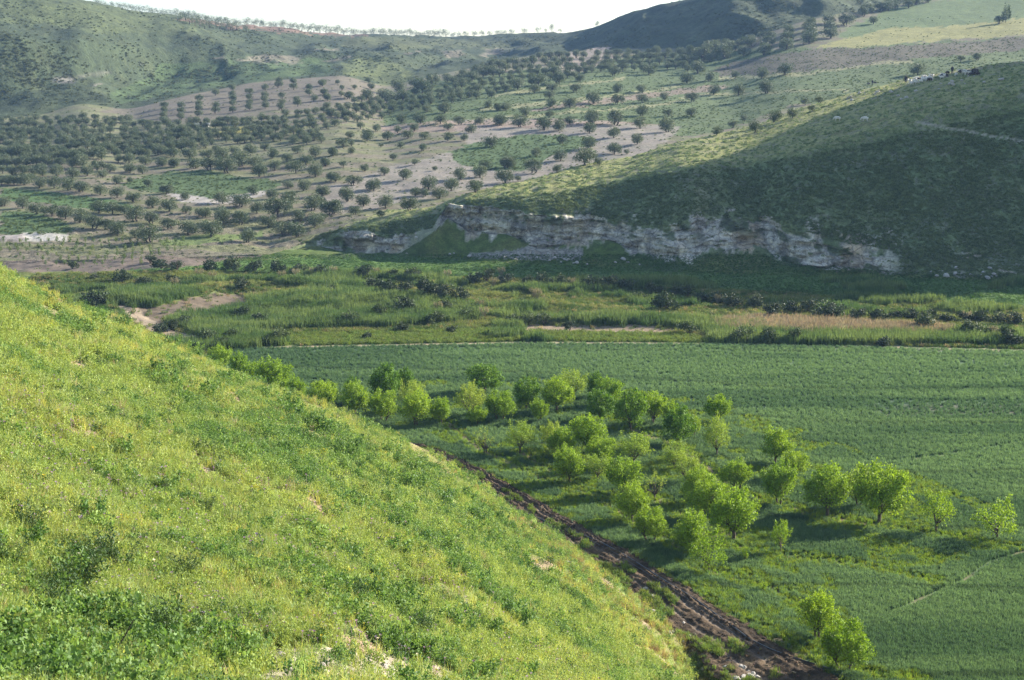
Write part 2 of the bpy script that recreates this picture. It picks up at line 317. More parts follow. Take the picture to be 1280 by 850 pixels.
olp([(165, 224), (215, 213), (260, 214), (300, 221), (350, 226), (355, 233), (310, 240), (262, 249), (240, 243), (175, 240), (150, 232)], (.07, .11, .04))
olp([(0, 234), (60, 240), (110, 246), (165, 256), (180, 262), (120, 262), (70, 256), (0, 250)], (.07, .125, .04))
olp([(0, 264), (40, 266), (80, 276), (95, 290), (50, 293), (0, 292)], (.07, .115, .04))
olp([(30, 292), (90, 292), (88, 300), (30, 303)], (.4, .38, .35))
olp([(0, 293), (30, 292), (30, 300), (0, 303)], (.33, .29, .27))
olp([(200, 300), (260, 293), (330, 290), (330, 297), (250, 306), (200, 306)], (.12, .17, .05), .8)
olp([(120, 140), (160, 130), (240, 116), (292, 106), (336, 100), (430, 92), (475, 108), (470, 122), (400, 135), (320, 142), (240, 152), (200, 152)], (.155, .132, .105), .8)
olp([(262, 166), (300, 160), (330, 158), (300, 167), (268, 171)], (.34, .30, .08), .9)
olp([(890, 88), (935, 72), (1020, 62), (1120, 58), (1290, 45), (1290, 62), (1180, 70), (1080, 82), (980, 92), (900, 96)], (.11, .092, .07), .85)
olp([(1020, 58), (1060, 48), (1120, 34), (1180, 33), (1290, 20), (1290, 43), (1180, 50), (1090, 58)], (.25, .24, .09), .9)
olp([(1045, 42), (1120, 8), (1290, -12), (1290, 22), (1180, 33), (1120, 34), (1060, 48)], (.11, .155, .06), .9)
for p in [[(900, 98), (1000, 93), (1060, 85), (1110, 78), (1140, 77)], [(850, 122), (930, 116), (1060, 112)], [(540, 156), (640, 147), (740, 138), (800, 133), (860, 127)], [(620, 120), (700, 108), (780, 98)], [(600, 136), (700, 128), (780, 118), (850, 108)]]:
    paint((line_dist(uu, jit_v, p) < 1.4) * is_ol, (.25, .24, .13), .85)
paint((in_poly(jit_u, jit_v, [(650, 138), (750, 124), (850, 112), (905, 106), (905, 112), (800, 124), (700, 137)]) & is_ol) * one, (.24, .18, .145), .8)
paint((in_poly(uu, jit_v, [(470, 157), (560, 150), (680, 150), (850, 155), (700, 157), (560, 164), (480, 166)]) & is_ol) * one, (.27, .20, .165), .7)
# far hills
paint(is_far * one, (.055, .072, .038)); paint(is_far * sstep(-.2, .6, n3), (.042, .058, .032), .7)
paint(is_far * sstep(.1, .5, n1), (.075, .088, .042), .5)
def fap(poly, c, a=.9): paint((in_poly(jit_u, jit_v, poly) & is_far) * one, c, a)
fap([(0, -40), (230, -10), (250, 30), (250, 40), (120, 42), (60, 30), (0, 30)], (.10, .12, .05), .5)
fap([(205, 80), (300, 76), (420, 72), (415, 92), (330, 100), (240, 114), (150, 130), (130, 120), (190, 95)], (.07, .105, .042), .7)
fap([(220, 25), (270, 32), (350, 40), (460, 46), (450, 38), (330, 30), (270, 18)], (.20, .13, .10), .8)
fap([(430, 75), (480, 72), (510, 88), (520, 96), (490, 108), (430, 92)], (.12, .14, .055), .7)
fap([(430, 46), (620, 50), (700, 46), (650, 62), (560, 60), (430, 62)], (.10, .11, .05), .6)
fap([(715, 68), (740, 60), (765, 58), (760, 70), (730, 88), (690, 92)], (.30, .24, .2), .9)
paint((in_poly(uu, VR, [(715, 66), (760, 60), (770, 72), (730, 90), (690, 92)])) * (seg > 9), (.30, .24, .2), .7)
rk2 = (in_poly(jit_u, jit_v, [(0, 78), (30, 80), (80, 84), (120, 88), (180, 78), (160, 95), (120, 106), (60, 104), (0, 96)]) & is_far) * sstep(-.05, .35, fbm(TX, TZm * 2.2, 14, 4))
paint(rk2, (.22, .20, .19), .6)
rk3 = (in_poly(jit_u, jit_v, [(260, 72), (400, 62), (500, 66), (600, 62), (660, 60), (600, 72), (480, 74), (330, 80)]) & is_far) * sstep(.0, .4, fbm(TX, TZm * 2.2, 12, 4))
paint(rk3, (.22, .19, .155), .6)
RK = np.clip(RK + rk2 + rk3, 0, 1)

# ------------------------------------------------------------------ materials
def new_mat(name):
    m = bpy.data.materials.new(name); m.use_nodes = True; m.node_tree.nodes.clear(); return m, m.node_tree
def N(nt, t, **k):
    n = nt.nodes.new(t)
    for a, b in k.items(): setattr(n, a, b)
    return n
def mathn(nt, op, a, b=None):
    n = N(nt, 'ShaderNodeMath', operation=op)
    for i, x in enumerate((a, b)):
        if x is None: continue
        if hasattr(x, 'links'): nt.links.new(x, n.inputs[i])
        else: n.inputs[i].default_value = x
    return n.outputs[0]
def mixc(nt, fac, a, b, mode='MIX'):
    n = N(nt, 'ShaderNodeMix', data_type='RGBA', blend_type=mode)
    for i, x in ((0, fac), (6, a), (7, b)):
        if hasattr(x, 'links'): nt.links.new(x, n.inputs[i])
        else: n.inputs[i].default_value = x if i == 0 else (*x[:3], 1)
    return n.outputs[2]
def noise_node(nt, scale, detail=6, rough=.6, vec=None):
    n = N(nt, 'ShaderNodeTexNoise'); n.inputs['Scale'].default_value = scale; n.inputs['Detail'].default_value = detail
    n.inputs['Roughness'].default_value = rough
    if vec is not None: nt.links.new(vec, n.inputs['Vector'])
    return n.outputs['Fac']
def ramp(nt, fac, p0, p1, c0=(0, 0, 0), c1=(1, 1, 1)):
    n = N(nt, 'ShaderNodeValToRGB'); n.color_ramp.elements[0].position = p0; n.color_ramp.elements[1].position = p1
    n.color_ramp.elements[0].color = (*c0, 1); n.color_ramp.elements[1].color = (*c1, 1); nt.links.new(fac, n.inputs[0]); return n.outputs[0]
def ground_mat(name, s1, s2, bump, lo=.55, hi=1.45, sp=.15, crack=0.0):
    m, nt = new_mat(name)
    geo = N(nt, 'ShaderNodeNewGeometry').outputs['Position']
    a = N(nt, 'ShaderNodeAttribute', attribute_name='Col').outputs['Color']
    rk = N(nt, 'ShaderNodeAttribute', attribute_name='rock').outputs['Fac']
    f1 = noise_node(nt, s1, 8, .7, geo); f2 = noise_node(nt, s2, 5, .7, geo)
    c = mixc(nt, 1, a, ramp(nt, f1, .3, .7, (lo,) * 3, (hi,) * 3), 'MULTIPLY')
    c = mixc(nt, 1, c, ramp(nt, f2, .3, .7, (.6, .63, .6), (1.4, 1.36, 1.3)), 'MULTIPLY')
    vo = N(nt, 'ShaderNodeTexVoronoi'); vo.inputs['Scale'].default_value = s2 * .6; nt.links.new(geo, vo.inputs['Vector'])
    c = mixc(nt, mathn(nt, 'MULTIPLY', rk, ramp(nt, vo.outputs['Distance'], 0, .35, (.4,) * 3, (0,) * 3)), c, (.07, .065, .06))
    mp = N(nt, 'ShaderNodeMapping'); mp.inputs['Scale'].default_value = (1, 1, .8); nt.links.new(geo, mp.inputs['Vector'])
    ns = N(nt, 'ShaderNodeTexNoise'); ns.inputs['Scale'].default_value = .45; ns.inputs['Detail'].default_value = 5; nt.links.new(mp.outputs[0], ns.inputs['Vector'])
    mv = N(nt, 'ShaderNodeMix', data_type='RGBA', blend_type='ADD'); mv.inputs[0].default_value = 1.0; nt.links.new(mp.outputs[0], mv.inputs[6]); nt.links.new(ns.outputs['Color'], mv.inputs[7])
    ve = N(nt, 'ShaderNodeTexVoronoi', feature='DISTANCE_TO_EDGE'); ve.inputs['Scale'].default_value = .5; nt.links.new(mv.outputs[2], ve.inputs['Vector'])
    c = mixc(nt, mathn(nt, 'MULTIPLY', rk, ramp(nt, ve.outputs['Distance'], .0, .09, (crack,) * 3, (0,) * 3)), c, (.05, .045, .04))
    p = N(nt, 'ShaderNodeBsdfPrincipled'); p.inputs['Roughness'].default_value = .95; p.inputs['Specular IOR Level'].default_value = sp
    nt.links.new(c, p.inputs['Base Color'])
    h = mathn(nt, 'ADD', mathn(nt, 'ADD', f1, mathn(nt, 'MULTIPLY', f2, .5)), mathn(nt, 'MULTIPLY', rk, ramp(nt, ve.outputs['Distance'], 0, .3, (0,) * 3, (crack * 2.5,) * 3)))
    b = N(nt, 'ShaderNodeBump'); b.inputs['Strength'].default_value = 1; b.inputs['Distance'].default_value = bump
    nt.links.new(h, b.inputs['Height']); nt.links.new(b.outputs[0], p.inputs['Normal'])
    o = N(nt, 'ShaderNodeOutputMaterial'); nt.links.new(p.outputs[0], o.inputs[0]); return m
def leaf_mat(name, c1, c2, trans=.4, tint=False, rough=.6, patch=0.0, dark=.7, tboost=1.2):
    """leaf blades: colour varies from plant to plant and leaf to leaf; light passes through"""
    m, nt = new_mat(name)
    oi = N(nt, 'ShaderNodeObjectInfo').outputs['Random']
    geo = N(nt, 'ShaderNodeNewGeometry')
    ri = geo.outputs['Random Per Island']
    if tint:
        base = N(nt, 'ShaderNodeAttribute', attribute_name='tint', attribute_type='INSTANCER').outputs['Color']
        c = mixc(nt, 1, base, ramp(nt, oi, 0, 1, (.75, .8, .8), (1.25, 1.2, 1.1)), 'MULTIPLY')
    else:
        c = mixc(nt, oi, c1, c2)
    c = mixc(nt, 1, c, ramp(nt, ri, 0, 1, (dark, dark, dark * .95), (1.3, 1.28, 1.25)), 'MULTIPLY')
    if patch:
        f = noise_node(nt, patch, 3, .5, geo.outputs['Position'])
        c = mixc(nt, 1, c, ramp(nt, f, .35, .65, (.8, .84, .9), (1.2, 1.15, 1.0)), 'MULTIPLY')
    p = N(nt, 'ShaderNodeBsdfPrincipled'); p.inputs['Roughness'].default_value = rough; p.inputs['Specular IOR Level'].default_value = .3
    nt.links.new(c, p.inputs['Base Color'])
    tr = N(nt, 'ShaderNodeBsdfTranslucent'); nt.links.new(mixc(nt, 1, c, (tboost * 1.05, tboost, tboost * .6), 'MULTIPLY'), tr.inputs[0])
    mx = N(nt, 'ShaderNodeMixShader'); mx.inputs[0].default_value = trans
    nt.links.new(p.outputs[0], mx.inputs[1]); nt.links.new(tr.outputs[0], mx.inputs[2])
    o = N(nt, 'ShaderNodeOutputMaterial'); nt.links.new(mx.outputs[0], o.inputs[0]); return m
def plain_mat(name, c1, c2, scale=4, rough=.85, bump=.02, spec=.3):
    m, nt = new_mat(name)
    tc = N(nt, 'ShaderNodeTexCoord').outputs['Object']
    f = noise_node(nt, scale, 6, .65, tc)
    p = N(nt, 'ShaderNodeBsdfPrincipled'); p.inputs['Roughness'].default_value = rough; p.inputs['Specular IOR Level'].default_value = spec
    nt.links.new(ramp(nt, f, .35, .65, c1, c2), p.inputs['Base Color'])
    b = N(nt, 'ShaderNodeBump'); b.inputs['Distance'].default_value = bump; nt.links.new(f, b.inputs['Height']); nt.links.new(b.outputs[0], p.inputs['Normal'])
    o = N(nt, 'ShaderNodeOutputMaterial'); nt.links.new(p.outputs[0], o.inputs[0]); return m

# ------------------------------------------------------------------ terrain objects
seg_row = np.cumsum([0] + NSEG)
def grid_obj(name, r0, r1, mat, label):
    r1 = min(r1, NR - 1); n = r1 - r0 + 1
    P = np.stack([TX[r0:r1 + 1], TDm[r0:r1 + 1], TZm[r0:r1 + 1]], -1).reshape(-1, 3)
    i = np.arange(n - 1)[:, None] * NC + np.arange(NC - 1)[None, :]
    F = np.stack([i, i + 1, i + NC + 1, i + NC], -1).reshape(-1, 4)
    me = bpy.data.meshes.new(name)
    me.vertices.add(len(P)); me.vertices.foreach_set('co', P.ravel())
    me.loops.add(F.size); me.loops.foreach_set('vertex_index', F.ravel().astype(np.int32))
    me.polygons.add(len(F)); me.polygons.foreach_set('loop_start', np.arange(0, F.size, 4, dtype=np.int32))
    me.polygons.foreach_set('use_smooth', np.ones(len(F), bool))
    me.update(calc_edges=True)
    a = me.attributes.new('Col', 'FLOAT_COLOR', 'POINT')
    cc = np.ones((len(P), 4)); cc[:, :3] = C[r0:r1 + 1].reshape(-1, 3); a.data.foreach_set('color', cc.ravel())
    a = me.attributes.new('rock', 'FLOAT', 'POINT'); a.data.foreach_set('value', RK[r0:r1 + 1].ravel())
    me.materials.append(mat)
    o = bpy.data.objects.new(name, me); col.objects.link(o)
    return tag(o, label, 'ground', kind='structure')
grid_obj('hillside', 0, seg_row[3], ground_mat('hillside_earth', 1.3, 9, .06), 'steep near hillside of weeds and pinkish soil')
grid_obj('valley_floor', seg_row[3], seg_row[4], ground_mat('valley_earth', .7, 5, .05, .7, 1.3), 'flat valley floor with crop field and river strip')
grid_obj('rocky_hill', seg_row[4], seg_row[9], ground_mat('garrigue_and_limestone', .55, 3.2, .35, crack=.5), 'grazed rocky hill spur with pale limestone cliff band')
grid_obj('terraced_slope', seg_row[9], seg_row[10], ground_mat('orchard_soil', .3, 1.6, .15, .75, 1.25), 'long terraced slope of pale soil planted with olives')
grid_obj('far_hills', seg_row[10], NR - 1, ground_mat('far_scrub', .12, .7, .9, .6, 1.4), 'high scrub covered hills closing the valley')

# ------------------------------------------------------------------ mesh builders
class MB:
    def __init__(s): s.v = []; s.f = []
    def quad(s, a, b, c, d):
        n = len(s.v); s.v += [a, b, c, d]; s.f.append((n, n + 1, n + 2, n + 3))
    def tube(s, pts, rad, n=6):
        rings = []
        for i, p in enumerate(pts):
            p = Vector(p); q = Vector(pts[min(i + 1, len(pts) - 1)]) - Vector(pts[max(i - 1, 0)])
            q.normalize(); a = q.orthogonal().normalized(); b = q.cross(a); r = rad[i]; base = len(s.v)
            s.v += [tuple(p + a * math.cos(2 * math.pi * k / n) * r + b * math.sin(2 * math.pi * k / n) * r) for k in range(n)]
            rings.append(base)
        for A, B in zip(rings[:-1], rings[1:]):
            for k in range(n): s.f.append((A + k, A + (k + 1) % n, B + (k + 1) % n, B + k))
        s.f.append(tuple(rings[-1] + k for k in range(n)))
    def mesh(s, name, mat, smooth=False):
        me = bpy.data.meshes.new(name); me.from_pydata([tuple(x) for x in s.v], [], s.f); me.materials.append(mat)
        if smooth: me.polygons.foreach_set('use_smooth', np.ones(len(me.polygons), bool))
        me.update(); return me
def leaf_mesh(name, pos, size, mat, rs, aspect=1.7, up=0.0, bend=True):
    """one small folded leaf face at each position"""
    n = len(pos); d = rs.normal(size=(n, 3)); d[:, 2] += up; d /= np.linalg.norm(d, axis=1)[:, None]
    e = np.cross(d, rs.normal(size=(n, 3))); e /= np.linalg.norm(e, axis=1)[:, None]
    sz = (size * rs.uniform(.7, 1.35, n))[:, None]
    a = pos; b = pos + d * sz * .5 * aspect + e * sz * .5; c = pos + d * sz * aspect; q = pos + d * sz * .5 * aspect - e * sz * .5
    V = np.stack([a, b, c, q], 1).reshape(-1, 3)
    me = bpy.data.meshes.new(name); me.vertices.add(4 * n); me.vertices.foreach_set('co', V.ravel())
    me.loops.add(4 * n); me.loops.foreach_set('vertex_index', np.arange(4 * n, dtype=np.int32))
    me.polygons.add(n); me.polygons.foreach_set('loop_start', np.arange(0, 4 * n, 4, dtype=np.int32))
    me.update(calc_edges=True); me.materials.append(mat); return me
def obj(name, me, parent=None, loc=None):
    o = bpy.data.objects.new(name, me); col.objects.link(o)
    if parent is not None: o.parent = parent
    if loc is not None: o.location = loc
    return o

# ------------------------------------------------------------------ scattered ground cover (uncountable)
def scatter(name, P, scl, tint, protos, label, cat, rs, tilt=.12):
    pc = bpy.data.collections.new(name + '_kinds')
    for i, m in enumerate(protos):
        pc.objects.link(bpy.data.objects.new('%s_kind_%02d' % (name, i), m))
    n = len(P); me = bpy.data.meshes.new(name); me.vertices.add(n); me.vertices.foreach_set('co', np.asarray(P, np.float32).ravel())
    def at(nm, ty, key, arr): a = me.attributes.new(nm, ty, 'POINT'); a.data.foreach_set(key, np.ascontiguousarray(arr).ravel())
    rot = np.stack([rs.normal(0, tilt, n), rs.normal(0, tilt, n), rs.uniform(0, 6.283, n)], -1)
    at('rot', 'FLOAT_VECTOR', 'vector', rot.astype(np.float32))
    s = np.asarray(scl); s = np.repeat(s[:, None], 3, 1) if s.ndim == 1 else s
    at('scl', 'FLOAT_VECTOR', 'vector', s.astype(np.float32))
    at('pick', 'INT', 'value', rs.integers(0, len(protos), n).astype(np.int32))
    tt = np.ones((n, 4)); tt[:, :3] = tint; at('tint', 'FLOAT_COLOR', 'color', tt.astype(np.float32))
    g = bpy.data.node_groups.new(name + '_nodes', 'GeometryNodeTree')
    g.interface.new_socket('Geometry', in_out='INPUT', socket_type='NodeSocketGeometry'); g.interface.new_socket('Geometry', in_out='OUTPUT', socket_type='NodeSocketGeometry')
    gi = g.nodes.new('NodeGroupInput'); go = g.nodes.new('NodeGroupOutput'); ip = g.nodes.new('GeometryNodeInstanceOnPoints')
    ci = g.nodes.new('GeometryNodeCollectionInfo'); ci.inputs['Collection'].default_value = pc; ci.inputs['Separate Children'].default_value = True; ci.inputs['Reset Children'].default_value = True
    def na(nm, dt): a = g.nodes.new('GeometryNodeInputNamedAttribute'); a.data_type = dt; a.inputs['Name'].default_value = nm; return a.outputs['Attribute']
    L = g.links.new
    L(gi.outputs[0], ip.inputs['Points']); L(ci.outputs[0], ip.inputs['Instance']); ip.inputs['Pick Instance'].default_value = True
    L(na('pick', 'INT'), ip.inputs['Instance Index']); L(na('rot', 'FLOAT_VECTOR'), ip.inputs['Rotation']); L(na('scl', 'FLOAT_VECTOR'), ip.inputs['Scale'])
    L(ip.outputs[0], go.inputs[0])
    o = bpy.data.objects.new(name, me); col.objects.link(o)
    md = o.modifiers.new('scatter', 'NODES'); md.node_group = g
    return tag(o, label, cat, kind='stuff')
def blades(name, mat, rs, n, h, spread, wdt, lean=.35, heads=0, hmat=None):
    mb = MB()
    for i in range(n):
        a = rs.uniform(0, 6.283); r = spread * math.sqrt(rs.random()); x, y = r * math.cos(a), r * math.sin(a)
        hh = h * rs.uniform(.55, 1.1); l = rs.normal(0, lean, 2) * hh; ww = wdt * rs.uniform(.6, 1.3); b = rs.uniform(0, 6.283)
        wx, wy = math.cos(b) * ww, math.sin(b) * ww
        m_ = (x + l[0] * .35, y + l[1] * .35, hh * .55); t_ = (x + l[0], y + l[1], hh * (1 - .25 * min(1, abs(l[0] + l[1]))))
        k = len(mb.v); mb.v += [(x - wx, y - wy, -.03), (x + wx, y + wy, -.03), (m_[0] + wx * .8, m_[1] + wy * .8, m_[2]), (m_[0] - wx * .8, m_[1] - wy * .8, m_[2]), t_]
        mb.f += [(k, k + 1, k + 2, k + 3), (k + 3, k + 2, k + 4)]
    return mb.mesh(name, mat)
def herb(name, mat, rs, n, h, spread, leaf, up=.3):
    stems = rs.normal(0, spread * .5, (9, 2)); k = rs.integers(0, 9, n); t = rs.uniform(.05, 1, n) ** .7
    pos = np.stack([stems[k, 0] * (.6 + .6 * t) + rs.normal(0, .04, n), stems[k, 1] * (.6 + .6 * t) + rs.normal(0, .04, n), h * t * (.7 + .3 * rs.random(9)[k])], -1)
    return leaf_mesh(name, pos, leaf, mat, rs, up=up)
def screen_pts(n, box, rs):
    return rs.uniform(box[0], box[2], n), rs.uniform(box[1], box[3], n)
rs = np.random.default_rng(21)
M_grass = leaf_mat('meadow_grass', None, None, .42, tint=True)
M_herb = leaf_mat('meadow_herb', None, None, .38, tint=True, dark=.68)
def jitter_tint(base, rs, n, s=.15):
    return np.asarray(base)[None, :] * (1 + rs.normal(0, s, (n, 1))) * (1 + rs.normal(0, s * .4, (n, 3)))
def lerp3(a, b, t): return np.asarray(a) * (1 - t)[:, None] + np.asarray(b) * t[:, None]

# --- near hillside
GAPS = [((388, 626), (408, 652), 7), ((240, 566), (252, 590), 6), ((262, 590), (282, 606), 5), ((288, 494), (300, 508), 5), ((95, 455), (104, 466), 6), ((62, 478), (72, 490), 5), ((330, 598), (338, 606), 4), ((425, 672), (436, 684), 4), ((150, 520), (162, 530), 4), ((480, 735), (500, 745), 4), ((205, 505), (214, 516), 4), ((420, 800), (470, 812), 6)]
def gapd(u, v): return np.min([line_dist(u, v, [a, b]) / (r_ * (1 + .5 * fbm(u, v, 6, 2))) for a, b, r_ in GAPS], 0)
def slope_samples(n, box=(-60, 300, 930, 900)):
    u, v = screen_pts(n, box, rs); P, S, ok = hit(u, v); k = ok & (S < 2.6); return u[k], v[k], P[k]
grass_k = [blades('grass_tuft', M_grass, rs, 34, .34, .17, .008) for _ in range(4)] + [blades('grass_tuft', M_grass, rs, 26, .5, .15, .009, .25) for _ in range(2)]
herb_k = [herb('herb', M_herb, rs, 120, .30, .24, .034) for _ in range(4)] + [herb('herb', M_herb, rs, 130, .46, .18, .028, .6) for _ in range(3)]
u, v, P = slope_samples(150000)
nz = fbm(P[:, 0], P[:, 1], 9, 4); nb = fbm(P[:, 0] + 31, P[:, 1], 2.5, 3); nf = fbm(P[:, 0], P[:, 1] + 77, 18, 3)
bare = (nb * .7 + fbm(P[:, 0], P[:, 1], 9, 4) * .3) > .34
patch = in_poly(u, v, [(325, 812), (380, 806), (470, 812), (560, 835), (600, 870), (300, 870), (330, 835)])
hole = line_dist(u * .5, v, [(243 * .5, 575), (250 * .5, 588)]) < 3
keep = ~(bare & (rs.random(len(u)) < .93)) & ~(patch & (rs.random(len(u)) < .93)) & ~(gapd(u, v) < 1)
leafy = sstep(0, .5, fbm(P[:, 0] + 5, P[:, 1] + 3, 7, 3) * .6 + fbm(P[:, 0] + 5, P[:, 1] + 3, 1.8, 3) * .6 + .30 * sstep(120, 480, u) * (1 - sstep(560, 760, u)) + .22 * sstep(640, 760, v) * (1 - sstep(150, 330, u)) - .12)
isH = keep & (rs.random(len(u)) < .45 + .5 * leafy)
isG = keep & ~isH
Pg = P[isG]; n = len(Pg); t = np.clip(.42 + nz[isG] * .7 + .25 * (1 - sstep(80, 520, u[isG])) * (1 - sstep(620, 760, v[isG])) + .2 * sstep(560, 700, u[isG]) + rs.normal(0, .22, n), 0, 1)
tg = lerp3((.21, .31, .09), (.40, .40, .13), t); sg = rs.random(n) < .3; tg[sg] = jitter_tint((.30, .38, .18), rs, sg.sum()); dry = (rs.random(n) < .07); tg[dry] = jitter_tint((.32, .27, .18), rs, dry.sum())
edge_dry = rs.random(n) < .55 * sstep(560, 640, u[isG]) * (1 - sstep(22, 60, (v[isG] - np.interp(u[isG], [560, 611, 646, 704, 745, 800, 869], [582, 613, 644, 676, 711, 757, 843])))); tg[edge_dry] = jitter_tint((.26, .20, .11), rs, edge_dry.sum())
dist = np.linalg.norm(Pg - [0, 0, EYE], axis=1)
scatter('meadow_grass', Pg, rs.uniform(.7, 1.25, n) * (.7 + .5 * sstep(20, 80, dist)), tg, grass_k, 'yellow green wild grass covering the near hillside', 'grass', rs)
Ph = P[isH]; n = len(Ph); t = np.clip(leafy[isH] + rs.normal(0, .2, n), 0, 1)
th = lerp3((.28, .36, .10), (.15, .26, .075), t); dk_ = rs.random(n) < .10 + .15 * leafy[isH]; th[dk_] = jitter_tint((.07, .15, .045), rs, dk_.sum()); yl = rs.random(n) < .012; th[yl] = (.36, .36, .06)
dist = np.linalg.norm(Ph - [0, 0, EYE], axis=1)
scatter('meadow_herbs', Ph, rs.uniform(.5, 1.35, n) ** 1.2 * (.6 + .6 * sstep(18, 80, dist)), th, herb_k, 'leafy green weeds growing through the hillside grass', 'weeds', rs)
# taller dark leafy weeds standing out of the sward
tall_k = [herb('tall_weed', M_herb, rs, 420, .72, .42, .05, .5) for _ in range(3)] + [herb('tall_weed', M_herb, rs, 300, .5, .5, .055, .4) for _ in range(2)]
u, v, P = slope_samples(9000)
wgt = .05 + .5 * np.exp(-((u - 330 - (v - 500) * .55) / 130) ** 2) + .42 * sstep(650, 740, v) * (1 - sstep(180, 420, u)) + .14 * sstep(500, 700, u)
cz = fbm(P[:, 0] + 3, P[:, 1] + 8, 2.6, 3)
k = (rs.random(len(u)) < wgt * sstep(.02, .35, cz)) & (gapd(u, v) > 1.6) & ~in_poly(u, v, [(325, 812), (380, 806), (470, 812), (560, 835), (600, 870), (300, 870), (330, 835)])
u, v, P = u[k], v[k], P[k]; n = len(P)
scatter('tall_weeds', P, rs.uniform(.55, 1.35, n) * (.6 + .65 * sstep(18, 80, P[:, 1])), lerp3((.08, .17, .045), (.20, .31, .09), rs.random(n)), tall_k, 'taller dark leafy weeds in clumps across the near hillside', 'weeds', rs)
# flower heads on stalks
M_petal = leaf_mat('petals', None, None, .3, tint=True)
def flower(rs, k):
    mb = MB(); h = .34
    mb.tube([(0, 0, 0), (.01, 0, h)], [.004, .003], 4)
    for i in range(12):
        a = i * .524; c, s_ = math.cos(a), math.sin(a)
        mb.quad((0, 0, h), (c * .022 - s_ * .008, s_ * .022 + c * .008, h + .02), (c * .034, s_ * .034, h + .025 + .012 * (i % 2)), (c * .022 + s_ * .008, s_ * .022 - c * .008, h + .02))
    return mb.mesh('flower', M_petal)
u, v, P = slope_samples(7500)
pk = (fbm(P[:, 0], P[:, 1], 3, 3) + .35 * (1 - sstep(150, 420, u)) - .2 * sstep(500, 800, u) > .12) & (v > 480)
P = P[pk]; n = len(P); tf = jitter_tint((.42, .30, .46), rs, n, .15); wf = rs.random(n) < .04; tf[wf] = (.7, .68, .6); yf = rs.random(n) < .04; tf[yf] = (.6, .5, .05)
scatter('wildflowers', P, rs.uniform(.7, 1.1, n) * (.72 + .45 * sstep(15, 40, P[:, 1])), tf, [flower(rs, k) for k in range(3)], 'small purple white and yellow wildflowers among the hillside grass', 'flowers', rs)

# --- crop field
crop_k = [blades('crop_tuft', M_grass, rs, 22, .42, .19, .017, .16) for _ in range(4)]
u, v = screen_pts(320000, (-40, 425, 1330, 900), rs); P, S, ok = hit(u, v)
k = ok & (S >= 3) & (S < 4) & in_poly(u, v, FIELD); u, v, P = u[k], v[k], P[k]
TL = np.array(wl(TRACKL)); TR_ = np.array(wl(TRACKR)); TRP = [tuple(x) for x in TL] + [tuple(x) for x in TR_[::-1]]
k = ~in_poly(P[:, 0] + rs.normal(0, .22, len(P)) + fbm(P[:, 0], P[:, 1], 1.5, 2) * .5, P[:, 1], TRP)
k &= ~((line_dist(P[:, 0], P[:, 1], TL.tolist()) < 6) & (u > 700) & (v > 690) & (rs.random(len(u)) < .75) & (u < np.interp(v, [690, 850], [720, 930])))
for r_ in PATHS: k &= line_dist(P[:, 0], P[:, 1], r_) + fbm(P[:, 0], P[:, 1], 2.2, 3) * .15 > .3
k &= line_dist(P[:, 0], P[:, 1], EDGE) > .8
u, v, P = u[k], v[k], P[k]
dr = np.min([line_dist(P[:, 0], P[:, 1], r_) for r_ in ROWS], 0) + fbm(P[:, 0], P[:, 1], 1.3, 2) * .5
n = len(P); t = np.clip(.5 + fbm(P[:, 0] * .35, P[:, 1] * 2.2, 10, 3) + rs.normal(0, .15, n), 0, 1)
tc = lerp3((.075, .14, .08), (.13, .215, .115), t); tc = tc * (1 + .06 * np.sin(P[:, 1] * 2.6 + P[:, 0] * .25 + fbm(P[:, 0], P[:, 1], 12, 2) * 2))[:, None]; wl_ = np.abs((P[:, 1] + P[:, 0] * .12 + fbm(P[:, 0], P[:, 1], 40, 2) * 4) % 19 - 9.5) < .45; tc[wl_] *= .72
orc = in_poly(u, v, [(370, 480), (640, 470), (880, 500), (1010, 540), (1160, 600), (1300, 660), (1300, 700), (1040, 720), (1100, 860), (1000, 860), (560, 560)])
wd = ((dr < 1.1) | (orc & (fbm(P[:, 0], P[:, 1], 3, 3) > .25))) & (rs.random(n) < .85); tc[wd] = jitter_tint((.17, .25, .04), rs, wd.sum())
k = ~((dr < .45) & (rs.random(n) < .75)); thin = in_poly(u, v, [(1060, 500), (1290, 500), (1290, 520), (1100, 522)]) & (rs.random(n) < .5)
k &= ~thin; sc_ = rs.uniform(.75, 1.2, n) * np.where(wd, .8, 1.0)
scatter('wheat_crop', P[k], sc_[k], tc[k], crop_k, 'blue green young cereal crop filling the flat field', 'crop', rs, .06)

# --- river strip and green valley margin
reed_k = [blades('reed_tuft', M_grass, rs, 30, 1.5, .8, .035, .12) for _ in range(3)]
low_k = [blades('rough_grass_tuft', M_grass, rs, 28, .6, .5, .03, .35) for _ in range(3)]
u, v = screen_pts(110000, (40, 300, 1330, 445), rs); P, S, ok = hit(u, v)
k = ok & (S >= 3) & (S < 5.2) & ~in_poly(u, v, FIELD) & (v > 318); u, v, P = u[k], v[k], P[k]
bares = [[(640, 402), (700, 407), (800, 405), (850, 412), (835, 418), (700, 415), (655, 414)], [(140, 378), (182, 385), (230, 373), (270, 364), (312, 370), (312, 384), (250, 394), (210, 397), (205, 408), (265, 424), (235, 429), (185, 417), (160, 400)], [(0, 345), (0, 300), (90, 303), (330, 303), (420, 290), (330, 318), (225, 336), (110, 342)]]
k = np.ones(len(u), bool)
for b_ in bares: k &= ~(in_poly(u + rs.normal(0, 3, len(u)), v + rs.normal(0, 1, len(u)), b_) & (rs.random(len(u)) < .96))
k &= line_dist(P[:, 0], P[:, 1], EDGE) > .8
u, v, P = u[k], v[k], P[k]; n = len(u)
